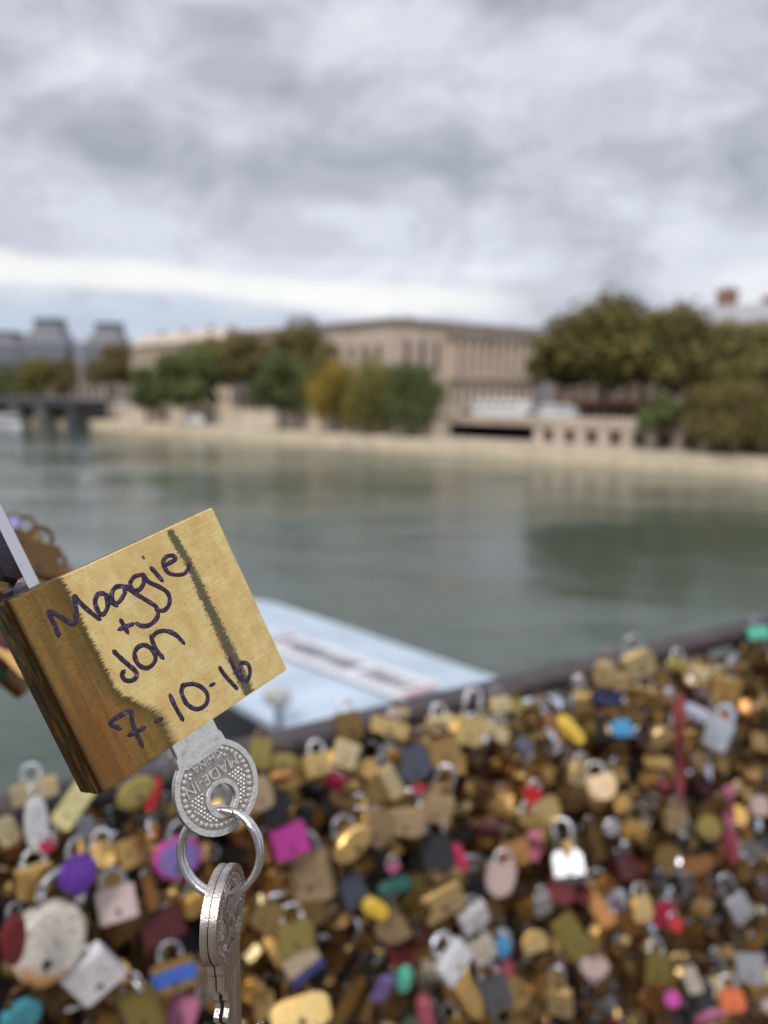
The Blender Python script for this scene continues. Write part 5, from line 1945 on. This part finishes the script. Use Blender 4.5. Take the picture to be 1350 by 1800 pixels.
for (px, py, s_) in fill:
    colour = rnd.choices(PC, PW)[0]
    shape = rnd.choices(SHC, SHW)[0]
    w = s_ * rnd.uniform(.8, 1.05)
    h = w * (rnd.uniform(.8, 1.25) if shape not in ('dial', 'disc', 'heart') else rnd.uniform(.9, 1.05))
    if shape == 'dial':
        h = w * .55
    if shape == 'square' and rnd.random() < .2:
        h = w * 1.6
        w *= .62
    roll = rnd.gauss(0, 45) if rnd.random() < .55 else rnd.uniform(60, 180) * rnd.choice((-1, 1))
    near = sorted(GOODA, key=lambda i: (NOTED[i][0] - px) ** 2 + (NOTED[i][1] - py) ** 2)
    todo.append((px, py, w, h, shape, colour, roll, near))
SIZE = lambda w, h: 'small ' if max(w, h) < 40 else ('long ' if h > 1.4 * w else '')
for (px, py, w, h, shape, colour, roll, near) in todo:
    shn = {'square': 'square', 'rounded': 'rounded', 'oval': 'oval', 'shield': 'pointed', 'heart': 'heart-shaped', 'disc': 'round', 'laminated': 'layered', 'dial': 'dial'}[shape]
    label = None
    for k in range(0, 4):
        i = near[k]
        dx_, dy_ = px - NOTED[i][0], py - NOTED[i][1]
        rel = 'just above' if dy_ < -abs(dx_) else ('just below' if dy_ > abs(dx_) else 'beside')
        cand = f'{SIZE(w, h)}{colour} {shn} padlock {rel} the {ANAMES[i]}'
        if len(cand.split()) > 16:
            continue
        if cand not in used:
            label = cand
            break
    if label is None:
        label = f'{colour} {shn} padlock {TILT(roll)} near the {ANAMES[near[0]]}'
    used[label] = 1
    padlock(px, py, w, h, shape, colour, roll, label, 'brass and coloured padlocks crowding the railing', o=rnd.uniform(.035, .095), yaw=rnd.gauss(0, 34), pitch=rnd.gauss(-2, 26),
            shk=rnd.choices(['std', 'long', 'thick', 'thin'], [5, 2, 1.5, 2])[0], shc=rnd.choices(['silver', 'grey steel', 'dull brass', 'dark bronze'], [2.5, 3, 3, 3])[0])

# ---- behind them the rest of the padlocks, layer upon layer: one mass
rnd = random.Random(8)
protos = []
for shape in ('square', 'rounded', 'heart', 'disc'):
    me = {'square': prism(rounded(1, 1, .1, 1), -.24, .24, .05, 1), 'rounded': prism(rounded(1, 1, .3, 3), -.24, .24, .07, 1), 'heart': prism(heart(18), -.22, .22, .06, 1), 'disc': prism(circ(.5, 14), -.2, .2, .06, 1)}[shape]
    protos.append(([v.co.copy() for v in me.vertices], [tuple(p.vertices) for p in me.polygons]))
mbs = MB()
mb = mbs
R_ = .3
pts = []
for k in range(7):
    a = PI - PI * k / 6
    pts.append((R_ * math.cos(a), 0, .3 + R_ * math.sin(a) + .5))
mb.tube([(-.3, 0, .45)] + pts + [(.3, 0, .45)], .07, 6, up=(0, 1, 0))
shv, shf = [v.copy() for v in mb.v], list(mb.f)
mass_mats = [GOLD['brass'], GOLD['dull brass'], GOLD['dark bronze'], GOLD['grey steel'], lock_mat('maroon'), GOLD['gold'], GOLD['copper'], lock_mat('black'), GOLD['silver']]
mw = [16, 22, 46, 4, 4, 8, 5, 18, 2]
verts, faces, fm = [], [], []
cell = 0.034
ns, nz = int(2.9 / cell), int((RAILZ - ZD) / cell) + 1
for i in range(ns):
    for j in range(nz):
        for layer in range(3 if j > nz - 7 else 2):
            s_ = -0.85 + (i + rnd.random()) * cell
            z = ZD + 0.02 + (j + rnd.random()) * cell
            off = rnd.uniform(-.01, .05) if layer else rnd.uniform(-.05, .015)
            if z > RAILZ - 0.050:
                continue
            c = P0 + FD * s_ + FN * off + EZ * z
            W = rnd.uniform(.026, .042)
            B_ = Matrix((FD, -FN, EZ)).transposed() @ Euler((rnd.gauss(-.25, .35), rnd.gauss(0, .6), rnd.gauss(0, .5))).to_matrix()
            pv, pf = rnd.choices(protos, [6, 3, 1, 1])[0]
            n0 = len(verts)
            sy = rnd.uniform(.8, 1.15)
            verts += [c + B_ @ V((v.x * W, v.y * W, v.z * W * sy)) for v in pv]
            faces += [tuple(n0 + q for q in f) for f in pf]
            mi = rnd.choices(range(9), mw)[0]
            fm += [mi] * len(pf)
            n0 = len(verts)
            verts += [c + B_ @ (v * W) for v in shv]
            faces += [tuple(n0 + q for q in f) for f in shf]
            fm += [rnd.choice((8, 3, 1, 2, 2))] * len(shf)
me = bpy.data.meshes.new('padlock_mass')
me.from_pydata([tuple(v) for v in verts], [], faces)
for m_ in mass_mats:
    me.materials.append(m_)
me.polygons.foreach_set('material_index', fm)
bm = bmesh.new(); bm.from_mesh(me); bmesh.ops.recalc_face_normals(bm, faces=bm.faces); bm.to_mesh(me); bm.free()
tag(link('padlock_mass', me), kind='stuff')

# ---- ribbons tied among the locks
for px0, py0, px1, py1, col, lab in ((1193, 1222, 1197, 1424, 'rose', 'thin dark red ribbon hanging straight down over the padlocks'),
                                     (1280, 1380, 1284, 1462, 'pink', 'short faded pink ribbon above the long rose-red sleeve padlock'),
                                     (936, 1462, 946, 1512, 'pink', 'short pink-purple ribbon below the gold heart padlock')):
    n = 12
    mb = MB()
    L_ = []
    for k in range(n + 1):
        t = k / n
        p = on_fence(px0 + (px1 - px0) * t, py0 + (py1 - py0) * t, .125 + .006 * math.sin(7 * t))
        wv = .0075 + .0025 * math.sin(9 * t + 1)
        tw = .9 * math.sin(4 * t)
        d = FD * math.cos(tw) + FN * math.sin(tw)
        L_ += [p - d * wv, p + d * wv]
    mb.add(L_, [(2 * k, 2 * k + 1, 2 * k + 3, 2 * k + 2) for k in range(n)])
    o = link('ribbon', mb.mesh('ribbon', simple(col + '_ribbon', {'rose': (0.20, 0.04, 0.045), 'pink': (0.34, 0.10, 0.15)}[col], 0.6)))
    sm = o.modifiers.new('thickness', 'SOLIDIFY'); sm.thickness = .0006
    tag(o, lab, 'ribbon', 'ribbons tied among the padlocks')

# ---- a post beyond the inscribed padlock, and the bunch of padlocks round it
pc = ray(-128, 1000) * 0.62
pe = empty('lamp_post', 'slim dark post at the picture edge, wrapped in a bunch of padlocks', 'lamp post', Matrix.Translation((pc.x, pc.y, ZD)))
mb = MB()
mb.tube([(0, 0, 0), (0, 0, .5), (0, 0, 3.4)], [.034, .028, .024], 16)
link('pole', mb.mesh('pole', rail_m, True), pe)
mb = MB()
mb.tube([(0, 0, 0), (0, 0, .12), (0, 0, .2)], [.07, .065, .03], 16)
link('base', mb.mesh('base', rail_m, True), pe)
bunch = [(22, 922, 'violet', 'rounded', 17), (-12, 950, 'dark bronze', 'square', 50), (40, 962, 'dark bronze', 'square', 40), (4, 945, 'dark bronze', 'rounded', 50), (66, 985, 'dark bronze', 'square', 46), (26, 990, 'dull brass', 'rounded', 54),
         (92, 1020, 'dark bronze', 'square', 48), (60, 1032, 'copper', 'rounded', 50), (104, 1062, 'olive', 'square', 42), (20, 1042, 'dark bronze', 'square', 56), (-14, 1000, 'dull brass', 'square', 56), (70, 1084, 'dull brass', 'square', 54), (28, 1096, 'maroon', 'rounded', 56),
         (-10, 1080, 'dark bronze', 'square', 60), (96, 1112, 'dark bronze', 'rounded', 48), (8, 1140, 'maroon', 'rounded', 46), (52, 1140, 'dull brass', 'square', 54), (30, 1180, 'dark bronze', 'square', 48), (-20, 1150, 'dark green', 'square', 50), (80, 1165, 'black', 'square', 46)]
for i, (px, py, colour, shape, w) in enumerate(bunch):
    dz = .50 + .015 * ((i * 7) % 4) - 0.02
    pos = ray(px, py) * dz
    lab = f'{colour} {shape} padlock in the blurred bunch behind the inscribed lock'
    same = [j for j, b_ in enumerate(bunch) if b_[2] == colour and b_[3] == shape]
    if len(same) > 1:
        rank = sorted(same, key=lambda j: bunch[j][1]).index(i)
        words_ = ['topmost', 'second highest', 'third highest', 'fourth highest', 'fifth highest', 'sixth highest', 'seventh highest', 'eighth highest'][rank]
        lab = f'{words_} {colour} {shape} padlock of the blurred bunch behind the inscribed lock'
    padlock(px, py, w * 1.5, w * 1.4, shape, colour, rnd.gauss(0, 30), lab, 'padlocks bunched on the post', pos=pos, yaw=rnd.gauss(0, 25), pitch=rnd.gauss(-30, 10), shk='std', shc='dark bronze')
